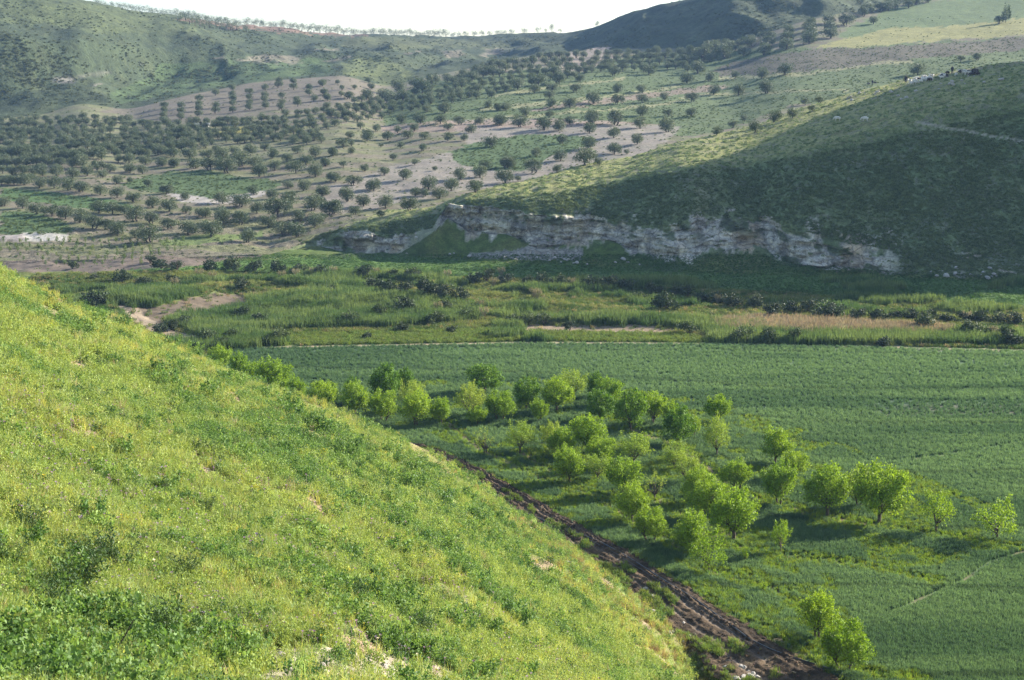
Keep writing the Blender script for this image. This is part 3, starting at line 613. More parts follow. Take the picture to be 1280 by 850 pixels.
reedz = [[(225, 395), (300, 376), (420, 362), (520, 372), (600, 385), (600, 400), (480, 410), (360, 412), (250, 420), (210, 405)], [(110, 372), (190, 360), (260, 365), (190, 385), (140, 380)], [(640, 400), (780, 396), (900, 402), (900, 410), (660, 404)], [(880, 412), (1000, 408), (1280, 418), (1280, 432), (890, 430)], [(350, 340), (560, 342), (560, 352), (380, 350)]]
isr = np.zeros(n, bool)
for z_ in reedz: isr |= in_poly(u, v, z_)
pink = in_poly(u, v + rs.normal(0, 1.2, n), [(893, 406), (940, 400), (1000, 403), (1100, 408), (1190, 413), (1190, 420), (1000, 418), (900, 415)])
isr &= ~pink
zn = fbm(P[:, 0], P[:, 1] * 1.5, 13, 4)
isr |= (zn > .38) & (v > 350); sh = fbm(P[:, 0] + 40, P[:, 1] * 2, 8, 3)
t = np.clip(.5 + sh + rs.normal(0, .15, n), 0, 1)
tl = lerp3((.075, .13, .035), (.19, .22, .075), t); dry = rs.random(n) < .07 + .15 * (zn < -.3); tl[dry] = jitter_tint((.27, .23, .13), rs, dry.sum())
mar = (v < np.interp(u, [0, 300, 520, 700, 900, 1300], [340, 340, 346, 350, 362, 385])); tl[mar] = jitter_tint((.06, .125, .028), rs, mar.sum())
ylw = in_poly(u, v, [(350, 418), (600, 412), (860, 418), (895, 428), (600, 429), (350, 432)]); tl[ylw] = jitter_tint((.14, .195, .05), rs, ylw.sum())
tr = lerp3((.07, .13, .045), (.15, .21, .08), t)
m = isr & (rs.random(n) < .75)
scatter('river_reeds', P[m], rs.uniform(.5, 1.15, m.sum()), tr[m], reed_k, 'tall green reeds massed along the river strip', 'reeds', rs, .08)
m = pink
scatter('dry_reeds', P[m], rs.uniform(.7, 1.1, m.sum()), jitter_tint((.25, .205, .17), rs, m.sum()), reed_k, 'band of pinkish dry reeds at the far edge of the crop', 'reeds', rs, .08)
m = ~isr & ~pink; s_ = rs.uniform(.45, 1.1, n) * np.where(mar, .45, 1)
scatter('rough_grass', P[m], s_[m], tl[m], low_k, 'rough mixed grass on the river flats', 'grass', rs, .1)

# --- low scrub on the spur and hills
def cushion(name, mat, rs, n, leaf):
    d = rs.normal(size=(n, 3)); d /= np.linalg.norm(d, axis=1)[:, None]; d[:, 2] = np.abs(d[:, 2]) * .7
    return leaf_mesh(name, d * (rs.random(n) ** .35)[:, None] * .5, leaf, mat, rs, aspect=1.3)
M_scrub = leaf_mat('garrigue_leaf', None, None, .2, tint=True)
cush_k = [cushion('scrub_cushion', M_scrub, rs, 60, .16) for _ in range(4)]
u, v = screen_pts(120000, (330, 30, 1330, 352), rs); P, S, ok = hit(u, v)
k = ok & (S >= 5) & (S < 9) & (u > 340 + (318 - v) * 2.6); u, v, P, S = u[k], v[k], P[k], S[k]; n = len(u)
g = fbm(P[:, 0], P[:, 1] * 1.4, 4, 3)
on_cl = (S < 6.06) & (u < 1125) & (rs.random(n) < .965); k = ~on_cl & (g * .5 + rs.normal(0, .5, n) > -.15) & ~(line_dist(u, v, [(1145, 152), (1180, 160), (1205, 163), (1235, 170), (1285, 177)]) < 2)
u, P, S, g = u[k], P[k], S[k], g[k]; n = len(u)
t = np.clip(rs.random(n), 0, 1); ts = lerp3((.095, .14, .055), (.175, .22, .095), t); top = S > 6.8; ts[top] = ts[top] * 1.45 + .02; kk = ~(top & (rs.random(n) < .55)); P = P[kk]; ts = ts[kk]; n = len(P)  # crest scrub thinned and tinted lighter, sunlight put into the tint
scatter('hill_scrub', P, rs.uniform(.35, .95, n), ts, cush_k, 'low grazed scrub dotting the rocky spur', 'scrub', rs)
u, v = screen_pts(60000, (-10, -10, 1300, 150), rs); P, S, ok = hit(u, v)
k = ok & (S >= 10) & (S < 13); u, v, P = u[k], v[k], P[k]; n = len(u)
g = fbm(P[:, 0], P[:, 1], 26, 4); k = (g * .6 + rs.normal(0, .5, n) > .55); P = P[k]; n = len(P)
scatter('far_scrub', P, rs.uniform(.6, 1.7, n), lerp3((.055, .075, .033), (.095, .115, .045), rs.random(n)), cush_k, 'dark maquis bushes speckling the far hills', 'scrub', rs)
u, v = screen_pts(60000, (-10, 20, 1300, 330), rs); P, S, ok = hit(u, v)
k = ok & (((S >= 9) & (S < 10)) | ((u < 340 + (318 - v) * 2.6) & (S >= 5) & (S < 10))); u, v, P = u[k], v[k], P[k]
gr = np.zeros(len(u), bool)
for p in [[(520, 105), (620, 92), (760, 75), (900, 62), (1040, 60), (1290, 45), (1290, 115), (1140, 118), (1000, 130), (900, 165), (850, 172), (820, 158), (700, 155), (560, 158), (480, 158), (480, 130)], [(560, 190), (600, 178), (655, 168), (700, 168), (745, 172), (740, 182), (700, 190), (680, 200), (655, 212), (600, 214), (575, 205)], [(165, 224), (215, 213), (260, 214), (300, 221), (350, 226), (355, 233), (310, 240), (262, 249), (240, 243), (175, 240), (150, 232)], [(0, 234), (60, 240), (110, 246), (165, 256), (180, 262), (120, 262), (70, 256), (0, 250)], [(0, 264), (40, 266), (80, 276), (95, 290), (50, 293), (0, 292)]]: gr |= in_poly(u, v, p)
gr |= rs.random(len(u)) < .12
P = P[gr]; n = len(P)
scatter('slope_grass', P, rs.uniform(.3, .9, n), lerp3((.06, .10, .03), (.12, .16, .05), rs.random(n)), cush_k, 'green grass and weeds on the terraces between the olives', 'grass', rs)
# ------------------------------------------------------------------ dirt track with ruts, and the pipe beside it
def resample(pts, n):
    p = np.array(pts); d = np.r_[0, np.cumsum(np.hypot(*np.diff(p, axis=0).T))]; t = np.linspace(0, d[-1], n)
    return np.stack([np.interp(t, d, p[:, 0]), np.interp(t, d, p[:, 1])], -1)
nT, mT = 800, 64
A = resample(TL, nT); B = resample(TR_, nT)
A = A + np.stack([fbm(A[:, 1], A[:, 1] * 0, 2.5, 4) * .45, A[:, 1] * 0], -1); B = B + np.stack([fbm(B[:, 1] + 60, B[:, 1] * 0, 2.2, 4) * .35, B[:, 1] * 0], -1)
w_ = np.linspace(0, 1, mT)[None, :]
tx = A[:, :1] * (1 - w_) + B[:, :1] * w_; ty = A[:, 1:] * (1 - w_) + B[:, 1:] * w_
ww = w_ + fbm(tx * 0 + ty, ty * 0 + 3, 14, 2) * .03
def rut(c, s): return np.exp(-((ww - c) / s) ** 2)
cross = .20 - .17 * rut(.34, .05) - .17 * rut(.62, .05) - .08 * rut(.80, .035) - .04 * rut(.45, .02) - .04 * rut(.71, .02) + .06 * rut(.52, .05) + .08 * rut(.74, .03) + .06 * rut(.30, .03) - .08 * rut(.16, .03) - .07 * rut(.90, .02)
tz = cross + fbm(tx, ty * .7, 1.2, 3) * .035 + fbm(tx, ty, .28, 3) * .07
tz = np.maximum(tz * np.minimum(1, np.minimum(w_, 1 - w_) * 14) + .004, .006)
zb = np.array([np.interp(a, [-60, 0], [0, 0]) for a in tx.ravel()]).reshape(tx.shape)
me = bpy.data.meshes.new('dirt_track')
i = np.arange(nT - 1)[:, None] * mT + np.arange(mT - 1)[None, :]
F = np.stack([i, i + 1, i + mT + 1, i + mT], -1).reshape(-1, 4)
me.from_pydata(np.stack([tx, ty, tz], -1).reshape(-1, 3).tolist(), [], F[:, ::-1].tolist())
me.polygons.foreach_set('use_smooth', np.ones(len(me.polygons), bool))
tcx = np.ones(tx.shape + (4,)); soil = np.array([.10, .070, .044])
pale = np.clip(rut(.34, .04) + rut(.62, .04) + .5 * rut(.80, .02), 0, 1) * sstep(-.3, .3, fbm(tx, ty, 3, 2))
dk = sstep(0, .5, fbm(tx, ty, 1.8, 3))
base = soil * (1 - pale[..., None]) + np.array([.19, .15, .115]) * pale[..., None]
base = base * (1 - .45 * dk[..., None])
gw = np.clip(rut(.20, .07) + 1.1 * rut(.48, .05) + .5 * rut(.04, .05), 0, 1) * sstep(-.1, .3, fbm(tx, ty, 2.2, 3)); base = base * (1 - gw[..., None]) + np.array([.10, .12, .035]) * gw[..., None]
tcx[..., :3] = base
me.attributes.new('Col', 'FLOAT_COLOR', 'POINT').data.foreach_set('color', tcx.ravel()); me.attributes.new('rock', 'FLOAT', 'POINT')
me.materials.append(ground_mat('churned_earth', 2.5, 12, .12)); me.update()
trk = obj('dirt_track', me); tag(trk, 'rutted brown dirt track below the near hillside', 'track', kind='structure')
PT = np.stack([tx, ty, tz], -1).reshape(-1, 3); gsel = rs.random(len(PT)) < .0 + .18 * gw.ravel() + .04 * ((w_ + tx * 0).ravel() < .08) * (ty.ravel() < 108) + .06 * ((w_ + tx * 0).ravel() > .93)
scatter('track_weeds', PT[gsel], rs.uniform(.3, .65, gsel.sum()), jitter_tint((.13, .19, .045), rs, gsel.sum()), low_k, 'grass and weeds creeping onto the dirt track', 'weeds', rs)
M_clod = leaf_mat('soil_clod', None, None, .0, tint=True, rough=.95)
def clod(seed):
    r = random.Random(seed); bm = bmesh.new(); bmesh.ops.create_icosphere(bm, subdivisions=1, radius=.5)
    for v_ in bm.verts: v_.co *= r.uniform(.6, 1.25); v_.co.z *= .7
    me = bpy.data.meshes.new('clod'); bm.to_mesh(me); bm.free(); me.materials.append(M_clod); return me
csel = rs.random(len(PT)) < .15; csel &= rs.random(len(PT)) < np.clip(.35 + .8 * fbm(tx, ty, 2, 3).ravel() - .5 * pale.ravel(), .03, 1)
scatter('soil_clods', PT[csel], .05 + .22 * rs.random(csel.sum()) ** 3, jitter_tint((.105, .074, .048), rs, csel.sum(), .25), [clod(i) for i in range(4)], 'loose brown clods thrown up along the dirt track', 'soil clods', rs, 1.0)
M_pipe = plain_mat('black_rubber', (.02, .02, .022), (.05, .05, .055), 3, .32, .003, .6)
pp = [(556, 571), (596, 606), (629, 632), (680, 651), (722, 667), (752, 678), (780, 693), (801, 707), (835, 729), (869, 751), (904, 776), (935, 799), (965, 813), (1000, 825), (1030, 834), (1074, 850), (1130, 872)]
pw = resample([tuple(valley(a, b, .15)[:2]) for a, b in pp], 90)
def pipe(name, off, rad, lab):
    mb = MB(); x = pw[:, 0] + off + .1 * np.sin(pw[:, 1] * .21 + off); zz = .2 + .02 * np.sin(pw[:, 1] * .9)
    mb.tube([(a, b, c) for a, b, c in zip(x, pw[:, 1], zz)], [rad] * len(pw), 7)
    return tag(obj(name, mb.mesh(name, M_pipe, True)), lab, 'pipe')
pipe('irrigation_pipe', 0, .055, 'long black irrigation pipe glinting along the dirt track')
pipe('irrigation_hose', -.55, .022, 'thin hose lying beside the thicker black pipe on the dirt track')

# ------------------------------------------------------------------ orchard trees
M_bark = plain_mat('grey_bark', (.06, .045, .035), (.14, .11, .085), 9, .95, .02)
M_leafO = leaf_mat('orchard_leaf', (.20, .33, .025), (.28, .41, .035), .38, dark=.5)
M_leafY = leaf_mat('young_pale_leaf', (.25, .36, .05), (.32, .41, .065), .36, dark=.55)
M_leafD = leaf_mat('deep_green_leaf', (.12, .24, .022), (.17, .30, .028), .32, dark=.45)
def crown_mesh(name, mat, seed, nl=3200, shoots=46, leaf=.058, open_=.0, tall=1.0):
    """unit crown: radius about 1, its underside at z = 0"""
    r = np.random.default_rng(seed); pos = []; tips = []
    for i in range(shoots):
        a = r.uniform(0, 6.283); e = math.asin(r.uniform(-.55, 1.0)); rad = r.uniform(.6, 1.0)
        tips.append((math.cos(a) * math.cos(e) * rad * .88, math.sin(a) * math.cos(e) * rad * .88, .72 + math.sin(e) * rad * .8 * tall))
    tips = np.array(tips); tips += r.normal(0, .06, tips.shape)
    per = nl // shoots
    for t in tips:
        d = t - np.array([0, 0, .25]); L = np.linalg.norm(d); d /= L
        d2 = d + np.array([0, 0, .55]); d2 /= np.linalg.norm(d2)
        k = int(per * r.uniform(.6, 1.3)); s = r.random(k) ** .8
        reach = r.uniform(.18, .42)
        p = t + d2 * ((s - .45) * reach * 1.5)[:, None] + r.normal(0, 1, (k, 3)) * (.115 * (1.15 - s * .75))[:, None]
        pos.append(p)
    k = int(nl * .35 * (1 - open_)); q = r.normal(size=(k, 3)); q /= np.linalg.norm(q, axis=1)[:, None]
    pos.append(q * (r.random(k) ** .4)[:, None] * np.array([.78, .78, .66 * tall]) + [0, 0, .70])
    pos = np.concatenate(pos); pos = pos[pos[:, 2] > .02]
    return leaf_mesh(name, pos, leaf, mat, r, up=.25), tips
def trunk_mesh(name, tips, seed, h=.55, rad=.075, stems=1, top=.8, mat=None):
    """trunk from z = -h up to the crown, limbs to some shoots"""
    r = np.random.default_rng(seed); mb = MB()
    for s in range(stems):
        ox, oy = (r.normal(0, .12, 2) if stems > 1 else (0, 0)); k = rad / (1 if stems == 1 else 1.35)
        mb.tube([(ox * .4, oy * .4, -h - .05), (ox * .7 + r.normal(0, .03), oy * .7, -h * .5), (ox, oy, 0), (ox * 1.3, oy * 1.3, .25)], [k * 1.35, k, k * .85, k * .7], 7)
        sel = r.choice(len(tips), min(9, len(tips)), replace=False)
        for i in sel:
            t = np.array(tips[i]); m_ = np.array([ox, oy, .12]) * .5 + t * .5 + r.normal(0, .05, 3)
            mb.tube([(ox, oy, .0), tuple(m_), tuple(t * .92)], [k * .62, k * .38, k * .12], 5)
    return mb.mesh(name, mat or M_bark, True)
KO = {}
for i in range(4):
    c, t = crown_mesh('crown', M_leafO, 40 + i, 6200, 60, .047); KO['d%d' % i] = (c, trunk_mesh('trunk', t, i, .42, .07, 1 + i % 2))
for i in range(3):
    c, t = crown_mesh('crown', M_leafY, 60 + i, 3800, 46, .042, .3); KO['y%d' % i] = (c, trunk_mesh('trunk', t, i, .42, .06, 1 + i % 2))
for i in range(2):
    c, t = crown_mesh('crown', M_leafD, 70 + i, 5400, 44, .052, .1, 1.1); KO['k%d' % i] = (c, trunk_mesh('trunk', t, i, .42, .06, 1))
for i in range(2):
    c, t = crown_mesh('crown', M_leafO, 80 + i, 2000, 26, .052, .5, 1.1); KO['s%d' % i] = (c, trunk_mesh('trunk', t, i, .5, .055, 1))
for i in range(2):
    c, t = crown_mesh('crown', M_leafY, 90 + i, 600, 22, .045, .9); KO['b%d' % i] = (c, trunk_mesh('trunk', t, i, .5, .07, 2))
# (u, base row, crown width px, height/width, kind, label)
OT = [
 (275, 466, 26, 1.0, 'k0', 'dark leafy bush-like tree peeking over the hillside edge, leftmost of the orchard'),
 (299, 475, 22, 1.1, 'k1', 'small dark tree just right of the leftmost tree at the hillside edge'),
 (318, 484, 24, 1.0, 'k0', 'dark leaning tree third along the hillside edge'),
 (341, 495, 36, .95, 'k1', 'broad dark green tree hanging over the hillside edge beside the crop'),
 (354, 504, 20, 1.1, 'k0', 'narrow dark tree behind the hillside edge beside the broad dark one'),
 (371, 508, 20, 1.35, 'd1', 'slim upright tree alone between the dark edge clump and the round bushes'),
 (404, 513, 40, .95, 'd0', 'round bushy tree first of the full crowns beside the hillside edge'),
 (444, 519, 37, 1.1, 'd2', 'bright bushy tree with a dark top shoot second along the hillside edge'),
 (440, 505, 20, 1.6, 'k0', 'narrow dark tree rising behind the second bushy tree'),
 (482, 505, 40, 1.2, 'k1', 'tall dark leafy tree standing highest behind the left bushy group'),
 (507, 497, 24, 1.5, 'k0', 'tall slim dark tree with spiky top beside the highest left tree'),
 (480, 528, 38, 1.05, 'd3', 'round bright tree in front of the tall dark pair'),
 (514, 514, 36, 1.1, 'y0', 'pale feathery tree behind the round dark-centred tree'),
 (520, 534, 42, 1.05, 'd1', 'round tree with a deep shaded centre right at the track end'),
 (552, 531, 27, 1.2, 'd2', 'small neat tree with visible stem standing alone near the track end'),
 (588, 522, 38, 1.15, 'y1', 'light yellow-green feathery tree below the isolated spreading tree'),
 (606, 491, 50, .68, 'k1', 'isolated spreading tree with open dark crown at the back of the orchard'),
 (597, 532, 26, .9, 'd0', 'low bushy tree at the foot of the light feathery one'),
 (626, 526, 35, 1.05, 'd3', 'round bright tree right of the light feathery tree'),
 (658, 513, 36, 1.1, 'k0', 'dark-crowned round tree at the back of the orchard, right of the spreading one'),
 (674, 528, 24, 1.1, 'd1', 'small bright tree in front of the dark-crowned back tree'),
 (696, 515, 42, 1.0, 'd2', 'broad bright tree in the back row touching the pale feathery crown'),
 (716, 502, 42, .95, 'y2', 'pale feathery crown rising at the very back of the orchard'),
 (744, 498, 20, 1.6, 'k0', 'dark narrow tree with a tall spiky top at the back'),
 (761, 508, 36, 1.0, 'd0', 'bright rounded tree leaning right of the dark spiky one'),
 (750, 527, 40, .95, 'k1', 'dark low-skirted tree in the middle of the back group'),
 (788, 539, 46, 1.15, 'k0', 'large dark-faced tree with a bare trunk in the middle of the back group'),
 (817, 530, 34, 1.2, 'd3', 'bright tree close beside the large dark-faced tree'),
 (838, 535, 26, 1.2, 'd1', 'narrow bright tree between the dark-faced tree and its right neighbour'),
 (848, 558, 44, 1.1, 'k1', 'dark round tree on a clear trunk at the right of the back group'),
 (868, 545, 20, 1.1, 'd2', 'little bright tree tucked behind the dark round tree on a trunk'),
 (605, 568, 27, 1.3, 'b0', 'thin see-through tree nearest the start of the track'),
 (650, 566, 39, 1.05, 'y0', 'pale tree with yellowish leaves beside the thin see-through one'),
 (690, 562, 32, 1.1, 'y1', 'pale round tree at the head of the middle row'),
 (735, 568, 44, 1.15, 'd0', 'large bright tree near the head of the middle row'),
 (703, 575, 36, 1.1, 'd2', 'bright tree just behind the round track-side one'),
 (711, 603, 43, 1.0, 'd1', 'round bright tree by the track in the middle of the orchard'),
 (752, 587, 36, 1.1, 'd3', 'mid-row bright tree below the large head tree'),
 (747, 600, 32, 1.0, 'y2', 'light crown squeezed into the middle row'),
 (792, 582, 42, 1.0, 'y0', 'pale broad low tree standing clear in the centre of the orchard'),
 (843, 588, 36, 1.0, 'y1', 'faint pale tree below the dark round tree on a trunk'),
 (779, 619, 46, 1.05, 'd0', 'big bright tree in the centre of the middle row'),
 (818, 624, 28, 1.2, 'b1', 'sparse brownish tree with few leaves in the orchard centre'),
 (857, 604, 36, 1.1, 'y2', 'pale airy tree left of the big overlapping bright crowns'),
 (790, 652, 42, 1.1, 'd2', 'bright tree toward the track end of the middle row'),
 (814, 679, 42, 1.05, 'd3', 'low leafy tree whose crown overhangs the track-side grass'),
 (872, 630, 40, 1.1, 'd1', 'bright tree behind the largest rounded crown'),
 (898, 529, 36, 1.0, 'd0', 'bushy bright tree alone at the far edge beside the open crop'),
 (896, 571, 36, 1.45, 'y0', 'slender pale tree with a clear stem below the far edge tree'),
 (969, 581, 40, 1.15, 'd2', 'tall rounded tree topping the right-hand cluster beside the open crop'),
 (992, 598, 34, 1.0, 'd0', 'small bright tree pressed against the rounded cluster-top tree'),
 (919, 613, 38, 1.0, 'd3', 'neat round tree standing alone between the two big groups'),
 (974, 631, 46, 1.1, 'd1', 'bright leafy tree at the left of the right-hand line'),
 (1034, 646, 58, 1.1, 'd2', 'large dark-centred tree on a short trunk in the right-hand line'),
 (1074, 634, 46, 1.1, 'y1', 'pale crown half hidden between the two largest right-hand trees'),
 (1099, 655, 66, 1.2, 'd0', 'biggest tree of the right-hand line with a clear dark trunk'),
 (1170, 666, 47, 1.1, 's0', 'open medium tree alone to the right of the biggest tree'),
 (1246, 676, 50, 1.05, 's1', 'thin spreading tree at the far right end of the line'),
 (976, 692, 27, 1.55, 's0', 'small lone sapling-like tree in the crop below the right-hand line'),
 (885, 650, 50, 1.05, 'd3', 'full bright crown joined behind the largest rounded one'),
 (917, 676, 62, 1.1, 'd0', 'largest rounded bright crown in the orchard centre, casting a long shadow'),
 (866, 696, 48, 1.15, 'd2', 'leafy tree on a dark trunk between the centre and the track'),
 (886, 716, 43, 1.2, 's1', 'open light tree with a thin dark stem nearest the track centre'),
 (1021, 800, 50, 1.15, 'd1', 'darker tree of the close pair by the lower track'),
 (1057, 841, 60, 1.05, 'd3', 'brighter spreading tree of the close pair by the lower track'),
 (931, 703, 13, 1.2, 's0', 'tiny sapling in the crop below the largest rounded crown'),
 (1040, 838, 20, .9, 's1', 'tiny leafy seedling at the foot of the lower pair'),
 (954, 740, 12, .9, 's0', 'little weed-like seedling between the tiny sapling and the lower pair'),
]
def place_tree(name, P, r, hf, kind_pair, lab, cat, group, trunk_h=.32, rs_=random):
    e = obj(name, None, None, P); tag(e, lab, cat, group)
    e.rotation_euler = (0, 0, rs_.uniform(0, 6.28))
    cm, tm = kind_pair
    zs = r * hf
    for nm, m in (('crown', cm), ('trunk', tm)):
        o = obj(nm, m, e); o.scale = (r * rs_.uniform(.92, 1.08), r * rs_.uniform(.92, 1.08), zs); o.location = (0, 0, trunk_h * zs)
    return e
for (u, vb, wd_, hw, k, lab) in OT:
    if u < 380: wd_ *= 1.2; hw *= 1.12; k = k.replace('k', 'd')
    P = valley(u, vb); D = P[1]; r = wd_ / 2 * math.hypot(D, EYE) / FPX * .93
    # crown of height ~1.55 r*zf above trunk .42
    H = (wd_ * hw + 4) * math.hypot(D, EYE) / FPX / math.cos(math.atan2(EYE, D))
    place_tree('orchard_tree', P, r * 1.14, H / (r * 1.14 * 2.15), KO[k], lab, 'tree', 'orchard trees beside the dirt track')

# ------------------------------------------------------------------ olive trees
M_olive = leaf_mat('olive_leaf', (.082, .118, .062), (.13, .165, .095), .22, dark=.6, rough=.5)
M_obark = plain_mat('olive_bark', (.05, .042, .036), (.12, .10, .085), 8, .95, .02)
def olive_crown(name, seed, nl=900, lobes=1):
    r = np.random.default_rng(seed); cs = [(0, 0, .55)] if lobes == 1 else [(-.42, 0, .50), (.42, .08, .56)]
    cs += [(r.uniform(-.6, .6), r.uniform(-.6, .6), r.uniform(.25, .95)) for _ in range(9)]
    rr = [(.8 if lobes == 1 else .62)] * lobes + [r.uniform(.26, .42) for _ in range(9)]
    pos = []
    tot = sum(x * x for x in rr)
    for c, q in zip(cs, rr):
        k = int(nl * q * q / tot * 1.0); d = r.normal(size=(k, 3)); d /= np.linalg.norm(d, axis=1)[:, None]
        pos.append(np.array(c) + d * (q * r.random(k) ** .28)[:, None] * [1, 1, .9])
    pos = np.concatenate(pos); pos = pos[pos[:, 2] > .0]
    return leaf_mesh(name, pos, .062, M_olive, r, 1.3)
OK_ = []
for i in range(5):
    lob = 2 if i in (1, 4) else 1
    c = olive_crown('crown', 200 + i, 2600, lob)
    tips = np.array([(random.uniform(-.5, .5), random.uniform(-.5, .5), random.uniform(.5, .8)) for _ in range(10)])
    OK_.append((c, trunk_mesh('trunk', tips * [.3, .3, .8], 30 + i, .25, .08, lob, mat=M_obark)))
OLV = []
def ol(x0, y0, s, rows):
    for x, y, w_ in rows: OLV.append((x0 + x / s, y0 + y / s, w_ / s))
ol(0, 180, 5.818, [(10, 300, 60), (60, 292, 80), (105, 298, 85), (178, 298, 95), (230, 270, 60), (290, 318, 95), (395, 322, 100), (505, 335, 110), (600, 350, 105), (730, 370, 95), (852, 390, 100), (978, 422, 95), (1112, 460, 105), (1222, 490, 105),
 (35, 450, 85), (165, 468, 90), (255, 512, 100), (375, 527, 110), (478, 545, 110), (585, 572, 115), (675, 612, 125), (768, 620, 90), (858, 665, 115), (720, 503, 110), (820, 508, 110), (895, 510, 80), (990, 562, 130), (1110, 578, 95), (1222, 617, 105), (982, 680, 80), (1090, 712, 150),
 (945, 208, 85), (1038, 218, 75), (737, 248, 75), (848, 290, 70), (945, 285, 45), (1080, 312, 60), (1215, 360, 80), (602, 168, 100), (712, 200, 90), (800, 203, 80), (862, 135, 60), (940, 140, 85), (1058, 152, 85), (1176, 158, 80), (1266, 168, 80),
 (628, 230, 80), (530, 250, 90), (412, 232, 105), (310, 232, 90), (235, 222, 75), (165, 222, 90), (85, 225, 80), (20, 215, 60), (435, 152, 70), (340, 152, 85), (525, 168, 75), (268, 155, 80), (190, 163, 90), (115, 163, 85), (30, 140, 80), (738, 112, 95), (640, 103, 85), (420, 60, 75), (545, 95, 60), (310, 85, 80), (120, 100, 120), (1240, 85, 70), (1150, 80, 90)])
ol(200, 180, 5.818, [(45, 362, 80), (185, 408, 70), (195, 502, 65), (285, 525, 70), (332, 535, 80), (455, 435, 105), (578, 457, 125), (682, 368, 80), (820, 398, 90), (930, 320, 70), (1045, 340, 95), (1185, 378, 80), (1245, 268, 75), (945, 447, 125), (705, 505, 95), (860, 530, 165), (452, 580, 135), (582, 585, 125), (205, 660, 115), (360, 672, 145), (642, 718, 130), (780, 605, 110), (905, 660, 130), (992, 677, 140), (1112, 485, 130), (1240, 512, 125), (1012, 562, 105), (1132, 605, 125), (105, 168, 75), (12, 163, 70), (255, 177, 90), (370, 190, 115), (490, 207, 125), (590, 162, 125), (700, 172, 110), (722, 238, 115), (835, 192, 90), (985, 213, 125), (1130, 238, 110), (925, 130, 80), (1068, 150, 95), (1202, 158, 65), (1132, 92, 90), (1000, 68, 80), (818, 105, 80), (768, 45, 65), (658, 80, 100), (550, 75, 70), (455, 122, 110), (347, 110, 90), (205, 108, 100), (80, 95, 90), (412, 65, 70), (1258, 88, 70), (320, 30, 60), (30, 75, 70)])
ol(400, 130, 5.3125, [(205, 227, 60), (312, 245, 88), (450, 238, 75), (515, 192, 50), (578, 228, 70), (628, 180, 60), (695, 235, 70), (850, 245, 65), (957, 245, 55), (1005, 190, 75), (1063, 135, 65), (1195, 142, 85), (922, 138, 75), (855, 170, 55), (270, 165, 50), (378, 182, 65), (150, 288, 75), (210, 280, 50), (88, 342, 65), (208, 332, 55), (35, 412, 65), (155, 420, 45), (292, 447, 55), (98, 515, 85), (225, 540, 90), (427, 473, 75), (570, 503, 88), (358, 577, 105), (490, 375, 50), (630, 405, 45), (765, 445, 35), (535, 292, 45), (405, 288, 30), (685, 312, 60), (22, 608, 80), (175, 648, 112), (290, 680, 90), (78, 735, 115), (235, 733, 75), (435, 693, 110), (400, 750, 60), (600, 705, 105), (635, 612, 75), (700, 612, 60), (720, 565, 105), (795, 628, 100), (872, 575, 100), (935, 503, 88), (1030, 583, 110), (1062, 490, 90), (1100, 432, 75), (1128, 285, 90), (1222, 525, 115), (1245, 425, 80), (10, 260, 50), (5, 672, 70), (12, 772, 60), (545, 125, 70), (668, 130, 80), (800, 130, 80), (710, 55, 60), (825, 62, 80), (480, 52, 60), (365, 55, 65), (285, 35, 60), (170, 90, 60), (75, 85, 65), (410, 100, 50), (320, 105, 45), (105, 145, 60)])
ol(620, 80, 5.3125, [(80, 690, 100), (240, 724, 120), (147, 780, 42), (265, 612, 70), (430, 642, 90), (405, 722, 60), (600, 670, 130), (687, 670, 55), (785, 598, 98), (870, 600, 35), (612, 560, 105), (440, 530, 65), (938, 532, 80), (782, 490, 85), (620, 460, 75), (1135, 452, 110), (957, 430, 90), (790, 405, 125), (637, 400, 115), (417, 442, 88), (317, 437, 110), (165, 418, 90), (27, 402, 85), (490, 402, 70), (970, 345, 88), (1142, 345, 55), (200, 347, 75), (355, 355, 60), (490, 290, 90), (360, 288, 68), (62, 308, 60), (15, 312, 40), (642, 262, 95), (808, 268, 75), (970, 255, 75), (1122, 242, 58), (970, 192, 70), (810, 190, 70), (532, 187, 70), (380, 182, 72), (355, 232, 70), (255, 195, 70), (145, 170, 85), (285, 145, 100), (420, 132, 85), (560, 115, 60), (390, 70, 75), (510, 40, 55), (1015, 70, 80), (790, 80, 70)])
ol(850, 0, 2.977, [(25, 310, 50), (110, 302, 40), (305, 292, 45), (390, 278, 50), (42, 378, 42), (125, 352, 45), (218, 355, 48), (320, 347, 60), (205, 292, 30), (418, 440, 42), (465, 392, 28), (350, 455, 48), (280, 492, 45), (137, 502, 38), (196, 477, 30), (240, 452, 25), (42, 432, 40), (490, 415, 25), (516, 386, 28), (1046, 230, 24), (1103, 225, 32), (885, 278, 48), (840, 304, 22), (65, 272, 60), (20, 240, 50),
 (315, 205, 52), (325, 175, 48), (335, 150, 42), (396, 185, 50), (400, 155, 46), (404, 128, 40), (480, 162, 52), (482, 140, 46), (484, 118, 42), (486, 98, 36), (556, 142, 50), (558, 118, 44), (552, 90, 40), (238, 208, 46), (252, 178, 44), (262, 158, 36), (165, 218, 60), (180, 190, 50), (80, 226, 60), (100, 205, 50), (130, 190, 44), (620, 95, 48), (680, 60, 44), (700, 48, 40), (720, 90, 30), (745, 42, 44), (775, 40, 40), (800, 32, 36), (850, 30, 40), (880, 18, 34), (920, 10, 34), (1190, 88, 30)])
